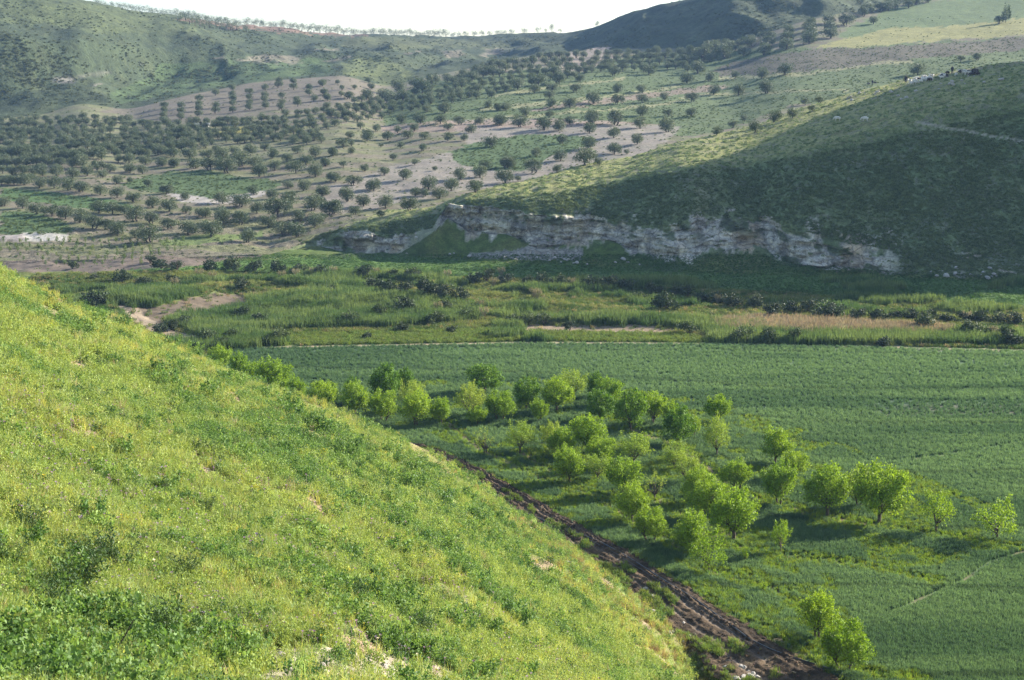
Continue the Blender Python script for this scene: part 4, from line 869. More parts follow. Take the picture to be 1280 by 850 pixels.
cols_ = [(30, (370, 405, 440, 475)), (155, (370, 410, 450)), (285, (320, 358, 390, 430)), (405, (275, 370, 405)), (530, (240, 290, 320, 355, 400)), (650, (270, 310, 350, 382)), (765, (240, 295, 325, 370)), (882, (300, 350, 380)), (1000, (330, 355)), (865, (190, 220)), (970, (195, 235)), (1085, (240, 275)), (1120, (320,)), (1185, (205,)), (1218, (312,)), (1195, (272,))]
for x, ys in cols_: ol(200, 70, 5.818, [(x, y + 12, 52) for y in ys])
ol(400, 30, 5.3125, [(118, 400, 32), (145, 440, 38), (232, 435, 34), (322, 390, 40), (345, 435, 46), (30, 470, 25), (142, 480, 38), (50, 510, 50), (15, 415, 45), (635, 415, 75), (745, 410, 90), (955, 360, 70), (845, 385, 70), (1190, 300, 80), (1060, 330, 70), (1010, 380, 80), (940, 420, 80), (680, 460, 110), (530, 450, 90), (1150, 350, 90), (820, 480, 60), (880, 500, 60), (560, 510, 80), (620, 545, 70), (735, 530, 65), (710, 580, 60), (830, 590, 80), (475, 580, 60), (370, 580, 65), (285, 565, 60), (990, 490, 70), (1140, 490, 55), (1115, 555, 60), (1175, 575, 55), (1235, 570, 60), (1050, 450, 60), (1000, 455, 60), (925, 475, 55), (415, 500, 80), (470, 530, 90), (310, 500, 80), (195, 500, 60), (150, 590, 60), (190, 570, 50), (240, 590, 50), (75, 615, 60), (25, 590, 45), (170, 620, 55)])
dig = len(OLV)
# the closely planted upper groves, filled in row by row
regs = [([(0, 152), (50, 148), (110, 147), (200, 158), (330, 150), (480, 122), (600, 96), (640, 90), (700, 100), (640, 115), (560, 130), (470, 150), (400, 165), (400, 182), (300, 180), (200, 196), (120, 200), (0, 212)], 700, 8.6, 4.6, 13),
        ([(590, 88), (700, 70), (800, 66), (850, 66), (910, 56), (960, 48), (900, 76), (860, 90), (780, 92), (640, 104), (590, 110)], 160, 8.5, 5, 14)]
rr_ = np.random.default_rng(5); pts = np.array([(a, b) for a, b, c in OLV])
for poly, nmax, dx, dy, wd_ in regs:
    got = 0
    us = [p[0] for p in poly]; vs = [p[1] for p in poly]
    for _ in range(9000):
        u = rr_.uniform(min(us), max(us)); v = rr_.uniform(min(vs), max(vs)); v = round((v + .045 * u) / 6.2) * 6.2 - .045 * u + rr_.normal(0, .7)
        if not in_poly(u, v, poly): continue
        if (np.hypot((pts[:, 0] - u) / dx, (pts[:, 1] - v) / dy) < 1).any(): continue
        pts = np.vstack([pts, (u, v)]); OLV.append((u, v, wd_ * rr_.uniform(.75, 1.1) * (.75 + .25 * sstep(140, 200, v)))); got += 1
        if got >= nmax: break
OL = []
uv = np.array(OLV); P, S, ok = hit(uv[:, 0], uv[:, 1])
for i, (u, v, wd_) in enumerate(OLV):
    if not ok[i]: continue
    dist = math.sqrt(P[i, 0]**2 + P[i, 1]**2 + (EYE - P[i, 2])**2)
    OL.append((u, v, wd_, tuple(P[i]), wd_ / 2 * dist / FPX * 1.36, i < dig))
OL.sort(key=lambda q: (not q[5], -q[2])); ind = OL[:300]; rest = OL[300:]
ZN = [('in the sapling-side corner of the lower grove', lambda u, v: u < 210 and v > 262), ('on the pale slope above the sapling plot', lambda u, v: u < 420 and v > 262),
      ('on the terrace edge above the long green bank', lambda u, v: u < 130 and v > 222), ('around the green hollow in the grove', lambda u, v: u < 380 and v > 205),
      ('on the bare pale soil of the middle slope', lambda u, v: u < 575 and v > 186), ('beside the green hollow above the cliff', lambda u, v: u < 720 and v > 186),
      ('on the pale strip behind the sunlit spur crest', lambda u, v: u < 860 and v > 150), ('on the slope below the hazy plantation', lambda u, v: u < 400 and v > 155),
      ('in the regular hazy plantation on bare soil', lambda u, v: u < 430 and v > 90 and v < 158), ('on the striped terraces of the middle slope', lambda u, v: u < 640 and v > 150),
      ('on the green terraces under the bare hill scar', lambda u, v: u < 860), ('on the rocky bank behind the sunlit spur crest', lambda u, v: v > 105), ('in the columns climbing the dark hill foot', lambda u, v: u < 1100), ('near the yellow meadow high on the slope', lambda u, v: True)]
cells = {}
for q in ind:
    z_ = next(k for k, (n_, f_) in enumerate(ZN) if f_(q[0], q[1])); cells.setdefault((z_, int(q[1] // 11)), []).append(q)
ORD = ['first', 'second', 'third', 'fourth', 'fifth', 'sixth', 'seventh', 'eighth', 'ninth', 'tenth', 'eleventh', 'twelfth', 'thirteenth', 'fourteenth', 'fifteenth', 'sixteenth', 'seventeenth', 'eighteenth', 'nineteenth', 'twentieth']
rowno = {}
for z_ in range(len(ZN)):
    ks = sorted([k for k in cells if k[0] == z_], key=lambda k: -k[1])
    for j, k in enumerate(ks): rowno[k] = j
for key, qs in cells.items():
    qs.sort(key=lambda q: q[0])
    for j, q in enumerate(qs):
        sz = 'large' if q[2] > 21 else 'small' if q[2] < 13 else 'mid-sized'
        zt = ZN[key[0]][0].split(' ', 1)
        lab = '%s olive %s, %s from left, %s row' % (sz, ZN[key[0]][0], ORD[j], ORD[rowno[key]])
        kp = OK_[(j * 2 + key[1]) % 5]
        if q[2] > 21: kp = OK_[1 if j % 2 else 4]
        place_tree('olive_tree', q[3], q[4], random.uniform(.85, 1.05), kp, lab, 'olive tree', 'olive trees on the terraced slope', .12)
# all further olives read as one grove
ocr = []
for i in range(3):
    me = bpy.data.meshes.new('grove_olive'); bm = bmesh.new(); c, t = OK_[i]
    bm.from_mesh(c); nf = len(bm.faces); bm.from_mesh(t); bm.faces.ensure_lookup_table()
    for f_ in bm.faces[nf:]: f_.material_index = 1
    bmesh.ops.translate(bm, verts=bm.verts, vec=(0, 0, .22)); bm.to_mesh(me); bm.free(); me.materials.append(M_olive); me.materials.append(M_obark); ocr.append(me)
if rest:
    scatter('olive_grove', np.array([q[3] for q in rest]), np.array([q[4] for q in rest]), np.ones((len(rest), 3)), ocr, 'dense hazy upper olive grove reading as one mass', 'olive grove', rs, .02)

# trees standing along the skyline
sk = [(124, 6, 9), (131, 9, 8), (142, 11, 8), (150, 13, 9), (158, 15, 9), (166, 16, 9), (175, 18, 10), (185, 19, 9), (193, 20, 9), (203, 22, 10), (212, 22, 9)]
x = 220
while x < 700:
    sk.append((x, float(np.interp(x, UC, vrow(*lines[13]))) + 1.5, (9.5 if x < 440 else 9.0 if x < 560 else 7) * random.uniform(.95, 1.08))); x += random.uniform(7.2, 7.9) * (1 if x < 560 else 1.25 if x < 640 else 2.2)
for x, y in [(225, 27), (237, 30), (250, 33), (262, 35), (275, 37), (288, 38), (232, 25), (246, 28), (258, 30), (270, 32), (283, 35), (296, 38), (308, 40), (244, 33), (256, 36)]: sk.append((x, y, 9))
sk += [(684, 42, 5), (702, 40, 5), (748, 32, 5), (745, 33, 4)]
c_in = np.interp([q[0] for q in sk], UC, np.arange(NC)).astype(int)
sm_c = [olive_crown('small_tree', 300 + i, 700) for i in range(3)]
for i, m in enumerate(sm_c):
    bm = bmesh.new(); bm.from_mesh(m)
    bmesh.ops.translate(bm, verts=bm.verts, vec=(0, 0, .3)); t = MB(); t.tube([(0, 0, -.1), (0, 0, .5)], [.09, .06], 5); tm = t.mesh('t', M_obark); nf = len(bm.faces); bm.from_mesh(tm)
    bm.faces.ensure_lookup_table()
    for f_ in bm.faces[nf:]: f_.material_index = 1
    bm.to_mesh(m); bm.free(); m.materials.append(M_obark)
rF = seg_row[13]
for i, (u, v, wd_) in enumerate(sk):
    c = c_in[i]; q = None
    if 224 < u < 310 and i >= len(sk) - 19 and i < len(sk) - 4:
        Pq, Sq, okq = hit([u], [v]); q = Pq[0] if okq[0] else None
    if q is None: q = np.array([TX[rF, c], TDm[rF, c], TZm[rF, c]])
    r = 1.55 * wd_ / 2 * np.linalg.norm(q - [0, 0, EYE]) / FPX
    o = obj('skyline_tree', sm_c[i % 3], None, tuple(q)); o.scale = (r, r, r * random.uniform(.9, 1.15)); o.rotation_euler = (0, 0, random.uniform(0, 6))
    tag(o, 'small round olive tree in the row planted along the distant skyline', 'tree', 'trees on the distant skyline')

# ------------------------------------------------------------------ young saplings in the ploughed plot
M_sap = leaf_mat('sapling_leaf', (.10, .15, .05), (.15, .20, .06), .3)
sapm = []
for i in range(3):
    r_ = np.random.default_rng(400 + i); k = 110; pos = np.stack([r_.normal(0, .14, k), r_.normal(0, .16, k), r_.uniform(.25, 1.0, k)], -1)
    m = leaf_mesh('sapling', pos, .10, M_sap, r_, up=.5); bm = bmesh.new(); bm.from_mesh(m); t = MB(); t.tube([(0, 0, -.05), (0, 0, .8)], [.03, .02], 4); bm.from_mesh(t.mesh('t', M_sap)); bm.to_mesh(m); bm.free(); sapm.append(m)
c0 = hit([100], [318])[0][0]; base = hit([0, 200], [318, 318])[0]
k = 0
for rr in range(6):
    v = 303.5 + rr * 5.6
    for jx in range(26):
        u = -4 + jx * (9.3 + rr * .5) + rr * 3 + random.uniform(-1.2, 1.2)
        if u > 250 - rr * 14: continue
        if v > np.interp(u, [0, 60, 110, 200], [318, 334, 345, 345]): continue
        Pq, Sq, okq = hit([u], [v]);
        if not okq[0] or Sq[0] < 3 or random.random() < .14: continue
        o = obj('sapling', sapm[k % 3], None, tuple(Pq[0])); s = random.uniform(.8, 1.35); o.scale = (s, s, s * random.uniform(.9, 1.2)); o.rotation_euler = (0, 0, random.uniform(0, 6)); k += 1
        tag(o, 'thin young sapling in the brown ploughed plot below the olive slope', 'sapling', 'saplings in the ploughed plot')

# ------------------------------------------------------------------ riverside shrubs
M_shr = leaf_mat('tamarisk_leaf', (.035, .06, .025), (.07, .095, .04), .15, dark=.6)
M_shg = leaf_mat('willow_leaf', (.06, .095, .035), (.09, .125, .045), .25, dark=.6)
M_plume = leaf_mat('reed_plume', (.26, .23, .15), (.34, .30, .21), .3)
def shrub_crown(name, mat, seed, nl=1100):
    r = np.random.default_rng(seed); pos = []
    for i in range(12):
        a = r.uniform(0, 6.28); d = r.uniform(.1, .7); h = r.uniform(.25, .95) * (1.1 - d * .6); k = nl // 12; q = r.normal(size=(k, 3))
        q /= np.linalg.norm(q, axis=1)[:, None]; pos.append(np.array([math.cos(a) * d, math.sin(a) * d, h]) + q * (r.uniform(.22, .36) * r.random(k) ** .35)[:, None])
    pos = np.concatenate(pos); pos = pos[pos[:, 2] > 0]; return leaf_mesh(name, pos, .075, mat, r, up=.3)
shd = [shrub_crown('crown', M_shr, 500 + i) for i in range(4)]; shg = [shrub_crown('crown', M_shg, 510 + i) for i in range(3)]
tb = MB()
for i in range(6): a = i * 1.05; tb.tube([(0, 0, -.1), (.2 * math.cos(a), .2 * math.sin(a), .4), (.4 * math.cos(a), .4 * math.sin(a), .75)], [.05, .035, .015], 4)
stem_me = tb.mesh('stem', M_bark)
def plume(seed):
    r = random.Random(seed); mb = MB()
    for i in range(46):
        a = r.uniform(0, 6.28); d = r.uniform(0, .35); x, y = d * math.cos(a), d * math.sin(a); l = r.uniform(.1, .4); h = r.uniform(.8, 1.15)
        tx_, ty_ = x + l * math.cos(a), y + l * math.sin(a); mb.tube([(x * .4, y * .4, 0), (x, y, h * .6), (tx_, ty_, h)], [.012, .01, .006], 4)
        for j in range(4):
            b = r.uniform(0, 6.28); z = h - .02 - j * .07; mb.quad((tx_, ty_, z), (tx_ + .035 * math.cos(b), ty_ + .035 * math.sin(b), z + .06), (tx_ + .03 * math.cos(b), ty_ + .03 * math.sin(b), z + .16), (tx_ - .02 * math.cos(b), ty_, z + .08))
    return mb.mesh('plume_reed', M_plume)
plm = [plume(i) for i in range(3)]
SH = []
def shz(x0, y0, s, L, kind):
    for x, y, w_ in L: SH.append((x0 + x / s, y0 + y / s, w_ / s, kind))
shz(0, 200, 2.977, [(455, 455, 62), (352, 445, 40), (600, 405, 62), (660, 410, 50), (560, 385, 40), (785, 412, 60), (870, 415, 70), (950, 418, 60), (1035, 420, 60), (1120, 425, 70), (1200, 432, 60), (1250, 498, 52), (345, 545, 100), (380, 545, 60), (545, 462, 60), (640, 465, 50), (905, 480, 70), (600, 640, 60), (640, 632, 50), (690, 618, 70), (270, 405, 36), (900, 590, 60), (970, 610, 60)], 'd')
shz(425, 230, 2.977, [(85, 345, 70), (190, 352, 60), (280, 350, 60), (130, 402, 80), (190, 405, 70), (245, 408, 60), (330, 425, 100), (395, 430, 70), (445, 435, 70), (475, 370, 60), (545, 365, 70), (620, 370, 60), (690, 372, 60), (760, 380, 70), (840, 385, 70), (920, 390, 80), (1000, 395, 80), (1060, 395, 70), (1125, 430, 60), (1165, 410, 60), (1215, 470, 95), (1250, 420, 60), (225, 550, 50), (420, 555, 45), (100, 575, 40), (855, 545, 45), (245, 480, 80), (395, 480, 60)], 'd')
shz(850, 230, 2.977, [(25, 425, 60), (85, 435, 60), (145, 445, 60), (205, 455, 70), (275, 460, 70), (355, 495, 80), (405, 480, 60), (480, 480, 70), (545, 500, 95), (595, 490, 60), (665, 508, 65), (740, 502, 60), (800, 502, 50), (860, 505, 60), (925, 508, 60), (1000, 512, 60), (1060, 512, 60), (1125, 515, 60), (1185, 520, 60), (1245, 525, 60), (750, 600, 62), (1240, 600, 70)], 'd')
shz(850, 230, 2.977, [(910, 550, 85), (1075, 565, 80), (1115, 568, 80), (1160, 570, 60), (1215, 590, 70), (230, 585, 90), (330, 590, 80), (430, 590, 60), (30, 560, 60)], 'g')
shz(425, 230, 2.977, [(640, 520, 60), (700, 525, 70), (760, 525, 60), (480, 500, 70), (40, 520, 80), (150, 500, 70), (350, 520, 70)], 'g')
shz(0, 200, 2.977, [(780, 680, 80), (860, 675, 70), (1050, 680, 70), (1000, 690, 50), (740, 720, 60), (820, 700, 60)], 'g')
shz(425, 230, 2.977, [(400, 355, 38), (600, 345, 36), (570, 385, 50), (720, 425, 45), (735, 430, 30), (535, 500, 30), (860, 385, 40), (130, 345, 30), (365, 480, 45), (520, 470, 45)], 'p')
shz(0, 200, 2.977, [(740, 445, 60), (790, 450, 50), (1050, 448, 40), (1100, 440, 40), (1240, 430, 50), (650, 475, 40), (1165, 435, 50)], 'p')
shz(850, 230, 2.977, [(1065, 515, 22), (970, 570, 36), (1170, 575, 40), (140, 450, 24)], 'p')
SH = [q for q in SH]
def near_word(u, v):
    a = 'the dirt yard' if u < 330 and v > 360 else 'the low rock nose' if u < 520 and v < 352 else 'the main cliff' if u < 860 and v < 372 else 'the shaded right flats' if v < 400 and u > 860 else 'the pink dry reeds' if u > 860 else 'the brown spoil patch' if u > 600 else 'the reed beds'
    return a
cnt = {}
SH.sort(key=lambda q: q[0]); tot = {}
for q in SH: kk = (q[3], near_word(q[0], q[1])); tot[kk] = tot.get(kk, 0) + 1
for i, (u, v, wd_, kd) in enumerate(SH):
    Pq, Sq, okq = hit([u], [v])
    if not okq[0]: continue
    q = Pq[0]; r = wd_ / 2 * np.linalg.norm(q - [0, 0, EYE]) / FPX; nw = near_word(u, v); kk = (kd, nw); cnt[kk] = cnt.get(kk, 0) + 1
    od = ORD[cnt[kk] - 1] if cnt[kk] <= 20 else '%dth' % cnt[kk]
    if kd == 'p':
        o = obj('plume_reed', plm[i % 3], None, tuple(q)); s = max(r * 1.2, 1.6); o.scale = (s * .9, s * .9, s); tag(o, 'pale feathery reed clump by %s, %s from the left' % (nw, od), 'reed clump', 'pale plumed reed clumps'); continue
    e = obj('riverside_shrub', None, None, tuple(q)); e.rotation_euler = (0, 0, random.uniform(0, 6.28))
    tag(e, '%s riverside shrub by %s, %s from the left' % ('dark bushy' if kd == 'd' else 'green leafy', nw, od), 'shrub', 'shrubs along the river strip')
    c = obj('crown', (shd if kd == 'd' else shg)[i % 3], e); c.scale = (r * 1.5, r * 1.3, r * random.uniform(1.1, 1.6)); s = obj('stem', stem_me, e); s.scale = (r, r, r)

# ------------------------------------------------------------------ flock, goats and shepherds on the ridge
M_wool = plain_mat('wool', (.55, .50, .42), (.80, .76, .68), 12, .95, .02); M_dark = plain_mat('dark_fleece', (.03, .024, .02), (.08, .06, .05), 10, .9, .02)
def skin_body(name, V, E, Rr, mat, sub=1):
    me = bpy.data.meshes.new(name); me.from_pydata(V, E, []); o = bpy.data.objects.new(name, me); col.objects.link(o)
    o.modifiers.new('s', 'SKIN'); s = o.modifiers.new('d', 'SUBSURF'); s.levels = sub
    for i, r in enumerate(Rr): me.skin_vertices[0].data[i].radius = (r, r)
    me.skin_vertices[0].data[0].use_root = True
    dg = bpy.context.evaluated_depsgraph_get(); m2 = bpy.data.meshes.new_from_object(o.evaluated_get(dg)); m2.materials.clear(); m2.materials.append(mat); m2.name = name
    bpy.data.objects.remove(o); m2.polygons.foreach_set('use_smooth', np.ones(len(m2.polygons), bool)); return m2
def sheep_mesh(mat, graze):
    hz = .28 if graze else .82
    V = [(0, 0, .55), (.32, 0, .58), (.48, 0, .60), (.62, 0, .55 if graze else .74), (.78, 0, hz), (.86, 0, hz - .06), (-.32, 0, .58), (-.46, 0, .55), (-.52, 0, .38),
         (.34, .13, .42), (.34, .14, .2), (.34, .14, .02), (.34, -.13, .42), (.36, -.14, .2), (.36, -.14, .02),
         (-.30, .13, .42), (-.36, .14, .22), (-.32, .14, .02), (-.30, -.13, .42), (-.34, -.14, .22), (-.30, -.14, .02)]
    E = [(0, 1), (1, 2), (2, 3), (3, 4), (4, 5), (0, 6), (6, 7), (7, 8), (1, 9), (9, 10), (10, 11), (1, 12), (12, 13), (13, 14), (6, 15), (15, 16), (16, 17), (6, 18), (18, 19), (19, 20)]
    Rr = [.27, .25, .18, .11, .09, .05, .26, .15, .04, .09, .045, .04, .09, .045, .04, .10, .045, .04, .10, .045, .04]
    return skin_body('sheep', V, E, Rr, mat)
shm = [sheep_mesh(M_wool, True), sheep_mesh(M_wool, False), sheep_mesh(M_dark, True)]
FL = []
r_ = random.Random(11)
for i in range(72):
    t = r_.random() ** .9; u = 1135 + t * 88; v = np.interp(u, [1135, 1165, 1190, 1223], [104, 98.5, 94.5, 91]) + r_.uniform(-2.6, 3.2)
    if 1168 < u < 1173 or 1187 < u < 1195 and r_.random() < .6: continue
    FL.append((u, v))
for i, (u, v) in enumerate(FL):
    Pq, Sq, okq = hit([u], [v]); dark = (i % 4 == 0) or (u > 1214)
    o = obj('goat' if dark else 'sheep', shm[2] if dark else shm[i % 2], None, tuple(Pq[0])); o.rotation_euler = (0, 0, r_.uniform(2.2, 4.2)); o.scale = (1.05,) * 3
    tag(o, ('dark goat in the flock grazing on the ridge' if dark else 'pale woolly sheep in the flock grazing on the ridge'), 'goat' if dark else 'sheep', 'flock grazing on the ridge')
for (u, v, lab) in [(1047, 151, 'lone white sheep on the sunlit crest, further from the flock'), (1081.5, 151.5, 'lone white sheep above the sunlit path, nearer the flock'), (914, 98, 'lone white sheep beside the purple ploughed field')]:
    Pq, _, _ = hit([u], [v]); o = obj('sheep', shm[0], None, tuple(Pq[0])); o.scale = (1.3,) * 3; o.rotation_euler = (0, 0, 2.8); tag(o, lab, 'sheep', 'sheep grazing alone')
for (u, v, lab) in [(1086, 106, 'dark goat walking ahead of the standing shepherd'), (1094, 105, 'dark dog-sized goat following the standing shepherd')]:
    Pq, _, _ = hit([u], [v]); o = obj('goat', shm[2], None, tuple(Pq[0])); o.rotation_euler = (0, 0, 3.0); tag(o, lab, 'goat', 'goats beside the shepherd')
M_cloth = plain_mat('dark_cloth', (.02, .022, .03), (.05, .05, .06), 8, .9, .01); M_skin = plain_mat('skin', (.35, .2, .13), (.42, .25, .16), 8, .6, .002); M_hair = plain_mat('hair', (.01, .008, .006), (.03, .02, .015), 20, .7, .004)
PV = [(0, 0, .95), (0, 0, 1.15), (0, 0, 1.38), (0, 0, 1.50), (0, 0, 1.62), (0, .02, 1.70),
      (.10, 0, .88), (.12, .03, .5), (.13, 0, .06), (.14, .14, .03), (-.10, 0, .88), (-.12, -.02, .5), (-.13, -.05, .06), (-.14, .09, .03),
      (.19, 0, 1.40), (.27, .02, 1.12), (.26, .14, .92), (.26, .19, .84), (-.19, 0, 1.40), (-.27, 0, 1.12), (-.30, .08, .88), (-.30, .12, .80)]
PE = [(0, 1), (1, 2), (2, 3), (3, 4), (4, 5), (0, 6), (6, 7), (7, 8), (8, 9), (0, 10), (10, 11), (11, 12), (12, 13), (2, 14), (14, 15), (15, 16), (16, 17), (2, 18), (18, 19), (19, 20), (20, 21)]
PR = [.15, .14, .15, .06, .095, .09, .10, .07, .05, .04, .10, .07, .05, .04, .07, .05, .038, .04, .07, .05, .038, .04]
body = skin_body('body', PV, PE, PR, M_skin)
def shell(name, verts_f, mat, grow):
    bm = bmesh.new(); bm.from_mesh(body); bm.normal_update()
    for v_ in bm.verts: v_.co += v_.normal * grow
    bmesh.ops.delete(bm, geom=[f_ for f_ in bm.faces if not verts_f(f_.calc_center_median())], context='FACES')
    me = bpy.data.meshes.new(name); bm.to_mesh(me); bm.free(); me.materials.clear(); me.materials.append(mat); return me
coat = shell('coat', lambda c: .55 < c.z < 1.50 and not (abs(c.x) > .2 and c.z < .92), M_cloth, .03); trous = shell('trousers', lambda c: c.z <= .9 and abs(c.x) < .22, M_cloth, .015)
hair = shell('hair', lambda c: c.z > 1.66 or (c.z > 1.58 and c.y < -.01 and abs(c.x) < .15), M_hair, .015)
for (u, v, lab) in [(1090.5, 106, 'person in dark clothes standing on the ridge between two dark goats'), (1132, 103.5, 'person in dark clothes at the left end of the flock'), (1190, 92, 'person in dark clothes standing within the flock')]:
    Pq, _, _ = hit([u], [v]); e = obj('person', None, None, tuple(Pq[0])); e.rotation_euler = (0, 0, 2.6); e.scale = (1.1,) * 3; tag(e, lab, 'person', 'shepherds with the flock')
    for nm, m in (('body', body), ('coat', coat), ('trousers', trous), ('hair', hair)): obj(nm, m, e)

# ------------------------------------------------------------------ huts in the grove and on the hilltop
M_wallp = plain_mat('lime_wall', (.32, .31, .28), (.42, .4, .37), 3, .9, .01); M_roof = plain_mat('metal_roof', (.20, .21, .2), (.3, .3, .29), 5, .5, .01); M_hutdark = plain_mat('dark_wood', (.05, .04, .03), (.08, .06, .05), 6, .8, .01)  # the last is one dark brown for hut doors and windows
def box(mb, x0, y0, z0, x1, y1, z1):
    n = len(mb.v); mb.v += [(x0, y0, z0), (x1, y0, z0), (x1, y1, z0), (x0, y1, z0), (x0, y0, z1), (x1, y0, z1), (x1, y1, z1), (x0, y1, z1)]
    mb.f += [tuple(n + k for k in f_) for f_ in ((3, 2, 1, 0), (4, 5, 6, 7), (0, 1, 5, 4), (1, 2, 6, 5), (2, 3, 7, 6), (3, 0, 4, 7))]
def hut(q, L, Wd, H, lab):
    e = obj('hut', None, None, tuple(q)); tag(e, lab, 'hut')
    mb = MB(); box(mb, -L / 2, -Wd / 2, -1, L / 2, Wd / 2, H); obj('wall', mb.mesh('wall', M_wallp), e)
    mb = MB(); a = .35; n = 0
    mb.v += [(-L / 2 - a, -Wd / 2 - a, H + .01), (L / 2 + a, -Wd / 2 - a, H + .01), (L / 2 + a, Wd / 2 + a, H + .7), (-L / 2 - a, Wd / 2 + a, H + .7), (-L / 2 - a, -Wd / 2 - a, H + .16), (L / 2 + a, -Wd / 2 - a, H + .16), (L / 2 + a, Wd / 2 + a, H + .85), (-L / 2 - a, Wd / 2 + a, H + .85)]
    mb.f += [(3, 2, 1, 0), (4, 5, 6, 7), (0, 1, 5, 4), (1, 2, 6, 5), (2, 3, 7, 6), (3, 0, 4, 7)]; obj('roof', mb.mesh('roof', M_roof), e)
    mb = MB(); box(mb, -.5, -Wd / 2 - .06, 0, .5, -Wd / 2 - .003, 2.0); obj('door', mb.mesh('door', M_hutdark), e)
    mb = MB(); box(mb, L / 2 - 1.6, -Wd / 2 - .05, 1.1, L / 2 - .8, -Wd / 2 - .003, 1.8); obj('window', mb.mesh('window', M_hutdark), e)
hut(hit([252], [159])[0][0], 5, 2.5, .6, 'small pale flat-roofed hut among the upper olive trees')
c = int((88 - UC[0]) / 2.5); hut((TX[rF, c], TDm[rF, c], TZm[rF, c]), 6, 4, 2.5, 'tiny pale hut on the hilltop at the upper left skyline')

# ------------------------------------------------------------------ poplar-like tall tree, upper right
c_, t_ = crown_mesh('crown', M_shg, 77, 1800, 30, .07, 0, 1.6)
Pq = hit([1257], [28])[0][0]; place_tree('tall_tree', Pq, 2.4, 1.6, (c_, trunk_mesh('trunk', t_, 3, .3, .06)), 'tall narrow tree at the edge of the high meadow near the upper right', 'tree', None, .3)

# ------------------------------------------------------------------ stones
M_stone = plain_mat('limestone', (.30, .27, .23), (.50, .46, .40), 5, .9, .03)
def stone_mesh(seed):
    r = random.Random(seed); bm = bmesh.new(); bmesh.ops.create_icosphere(bm, subdivisions=2, radius=1)
    fx = [r.uniform(.7, 1.3) for _ in range(3)]; pl = [(Vector((r.gauss(0, 1), r.gauss(0, 1), r.gauss(0, 1))).normalized(), r.uniform(.55, .85)) for _ in range(7)]
    for v_ in bm.verts:
        for n_, d in pl:
            k = v_.co.dot(n_)
            if k > d: v_.co -= n_ * (k - d)
        v_.co = Vector((v_.co.x * fx[0], v_.co.y * fx[1], v_.co.z * .75 * fx[2]))
    me = bpy.data.meshes.new('stone'); bm.to_mesh(me); bm.free(); me.materials.append(M_stone); return me
stm = [stone_mesh(i) for i in range(7)]; r_ = random.Random(3)
def stones(n, line, sp, smin, smax, lab, group):
    L = np.array(line, float)
    for i in range(n):
        t = r_.random() * (len(L) - 1); k = int(t); u, v = L[k] * (1 - (t - k)) + L[min(k + 1, len(L) - 1)] * (t - k)
        u += r_.gauss(0, sp); v += r_.gauss(0, sp * .6); Pq, Sq, okq = hit([u], [v])
        if not okq[0]: continue
        s = smin + (smax - smin) * r_.random() ** 2.2; q = Pq[0]; D = q[1]
        o = obj('stone', stm[i % 7], None, (q[0], q[1], q[2] + s * .25)); o.scale = (s,) * 3; o.rotation_euler = (r_.uniform(-.4, .4), r_.uniform(-.4, .4), r_.uniform(0, 6)); tag(o, lab, 'stone', group)
stones(90, [(872, 835), (890, 842), (915, 840), (945, 850)], 9, .08, .30, 'pale broken stone in the rubble heap at the slope foot', 'stones in the rubble heap at the slope foot')
stones(60, [(800, 735), (830, 770), (860, 800), (885, 828)], 7, .06, .26, 'pale stone scattered between the hillside edge and the track', 'stones along the track edge')
stones(40, [(340, 826), (370, 832), (420, 836), (480, 832), (530, 842)], 9, .03, .11, 'small grey stone on the bare patch of the near hillside', 'stones on the bare hillside patch')
stones(26, [(556, 320), (600, 322), (660, 322), (720, 326), (820, 332)], 5, .25, .7, 'pale fallen boulder in the grass below the cliff', 'boulders below the cliff')
stones(24, [(1150, 341), (1195, 340), (1230, 345), (1246, 342)], 4, .25, .7, 'pale limestone boulder at the foot of the shaded hill', 'boulders at the shaded hill foot')
stones(22, [(440, 292), (470, 300), (500, 305), (520, 296)], 7, .25, .75, 'grey boulder strewn over the low rock nose', 'boulders on the low rock nose')
stones(36, [(1050, 118), (1085, 120), (1120, 118), (1190, 104), (1250, 96)], 6, .2, .75, 'pale rock on the bank below the flock', 'rocks on the bank below the flock')
for (u, v, s, lab) in [(233, 526, .22, 'single pale rounded rock lying in the hillside grass'), (706, 705, .2, 'pale stone alone beside the pipe on the track')]:
    q = hit([u], [v])[0][0]; o = obj('stone', stm[2], None, tuple(q + [0, 0, s * .6])); o.scale = (s * 1.5, s, s); tag(o, lab, 'stone')

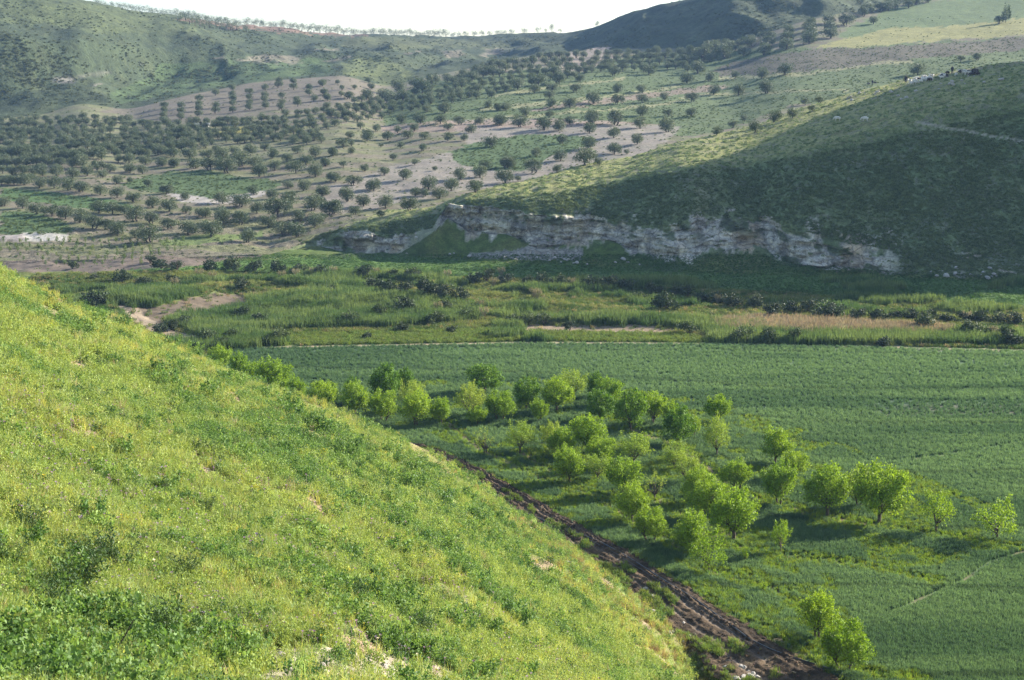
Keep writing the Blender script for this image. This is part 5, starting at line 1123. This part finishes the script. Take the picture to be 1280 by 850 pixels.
# ------------------------------------------------------------------ dark woody stick and thistle bushes on the near slope
q = hit([132], [836])[0][0]; q2 = np.array(q) + [.36, .15, .62]
mb = MB(); mb.tube([(0, 0, -.05), (.12, .05, .22), (.25, .1, .42), (.36, .15, .62)], [.013, .012, .010, .006], 6); tag(obj('stick', mb.mesh('stick', plain_mat('dead_wood', (.03, .022, .018), (.07, .05, .04), 20, .8, .002)), None, tuple(q)), 'dark bare stick poking out of the grass at the lower left', 'stick')
M_this = leaf_mat('thistle_leaf', (.05, .10, .035), (.07, .13, .04), .25, dark=.6)
M_thst = leaf_mat('thistle_stalk', (.14, .19, .06), (.18, .22, .07), .2)
def thistle(seed, n=1100, h=.75):
    r = np.random.default_rng(seed); mb = MB(); pos = []
    for i in range(13):
        a = r.uniform(0, 6.28); l = r.uniform(.15, .5); p = [(0.05 * math.cos(a), 0.05 * math.sin(a), 0), (l * .5 * math.cos(a), l * .5 * math.sin(a), h * .5), (l * math.cos(a), l * math.sin(a), h * r.uniform(.7, 1.1))]
        mb.tube(p, [.008, .006, .003], 4)
        for j in range(n // 13): t = r.random(); k = 0 if t < .5 else 1; tt = (t - .5 * k) * 2; pos.append(np.array(p[k]) * (1 - tt) + np.array(p[k + 1]) * tt + r.normal(0, .045, 3))
    return mb.mesh('stalk', M_thst), leaf_mesh('leaves', np.array(pos), .022, M_this, r, 2.6, up=.2)
TH = [thistle(i) for i in range(3)]
for (u, v, s, lab) in [(150, 722, 1.15, 'tall dark thistle bush with pale stalks, upper of the lower left clump'), (95, 752, 1.2, 'broad dark thistle bush with bluish leaves, lowest of the left clump'), (120, 718, 1.0, 'dark thistle behind the broad bluish one'), (232, 728, .8, 'thin pale-stalked thistle standing alone right of the clump'), (225, 815, 1.0, 'dark leafy thistle low in the green weeds by the bare patch'), (12, 722, 1.0, 'dark thistle at the left picture edge'), (80, 772, .9, 'small dark thistle under the broad bluish bush'),
                     (40, 672, .9, 'dark weedy bush above the left edge thistle'), (195, 800, .9, 'dark thistle right of the bare stick'), (255, 648, .7, 'small dark weed clump on the upper meadow'), (445, 760, .9, 'dark weed clump in the middle of the lower meadow'), (530, 800, .8, 'dark weed clump low on the meadow nearer the track')]:
    q = hit([u], [v])[0][0]; e = obj('thistle', None, None, tuple(q)); e.scale = (s * (.8 + q[1] / 110),) * 3; e.rotation_euler = (0, 0, u); tag(e, lab, 'thistle', 'dark thistles and weeds on the near hillside')
    obj('stalk', TH[int(u) % 3][0], e); obj('leaves', TH[int(u) % 3][1], e)

# ------------------------------------------------------------------ haze: even air in one closed box
hz, nt = new_mat('hazy_air')
vp = N(nt, 'ShaderNodeVolumePrincipled'); vp.inputs['Color'].default_value = (.36, .58, 1.0, 1); vp.inputs['Density'].default_value = .00012; vp.inputs['Anisotropy'].default_value = 0.0
o_ = N(nt, 'ShaderNodeOutputMaterial'); nt.links.new(vp.outputs[0], o_.inputs['Volume'])
mb = MB(); zt = float(TZm.max()) + 12; box(mb, -1900, -60, float(TZm.min()) - 1, 1900, 2560, zt)
h_ = obj('haze', mb.mesh('haze', hz)); tag(h_, 'thin blue haze filling the valley air', 'haze', kind='stuff')
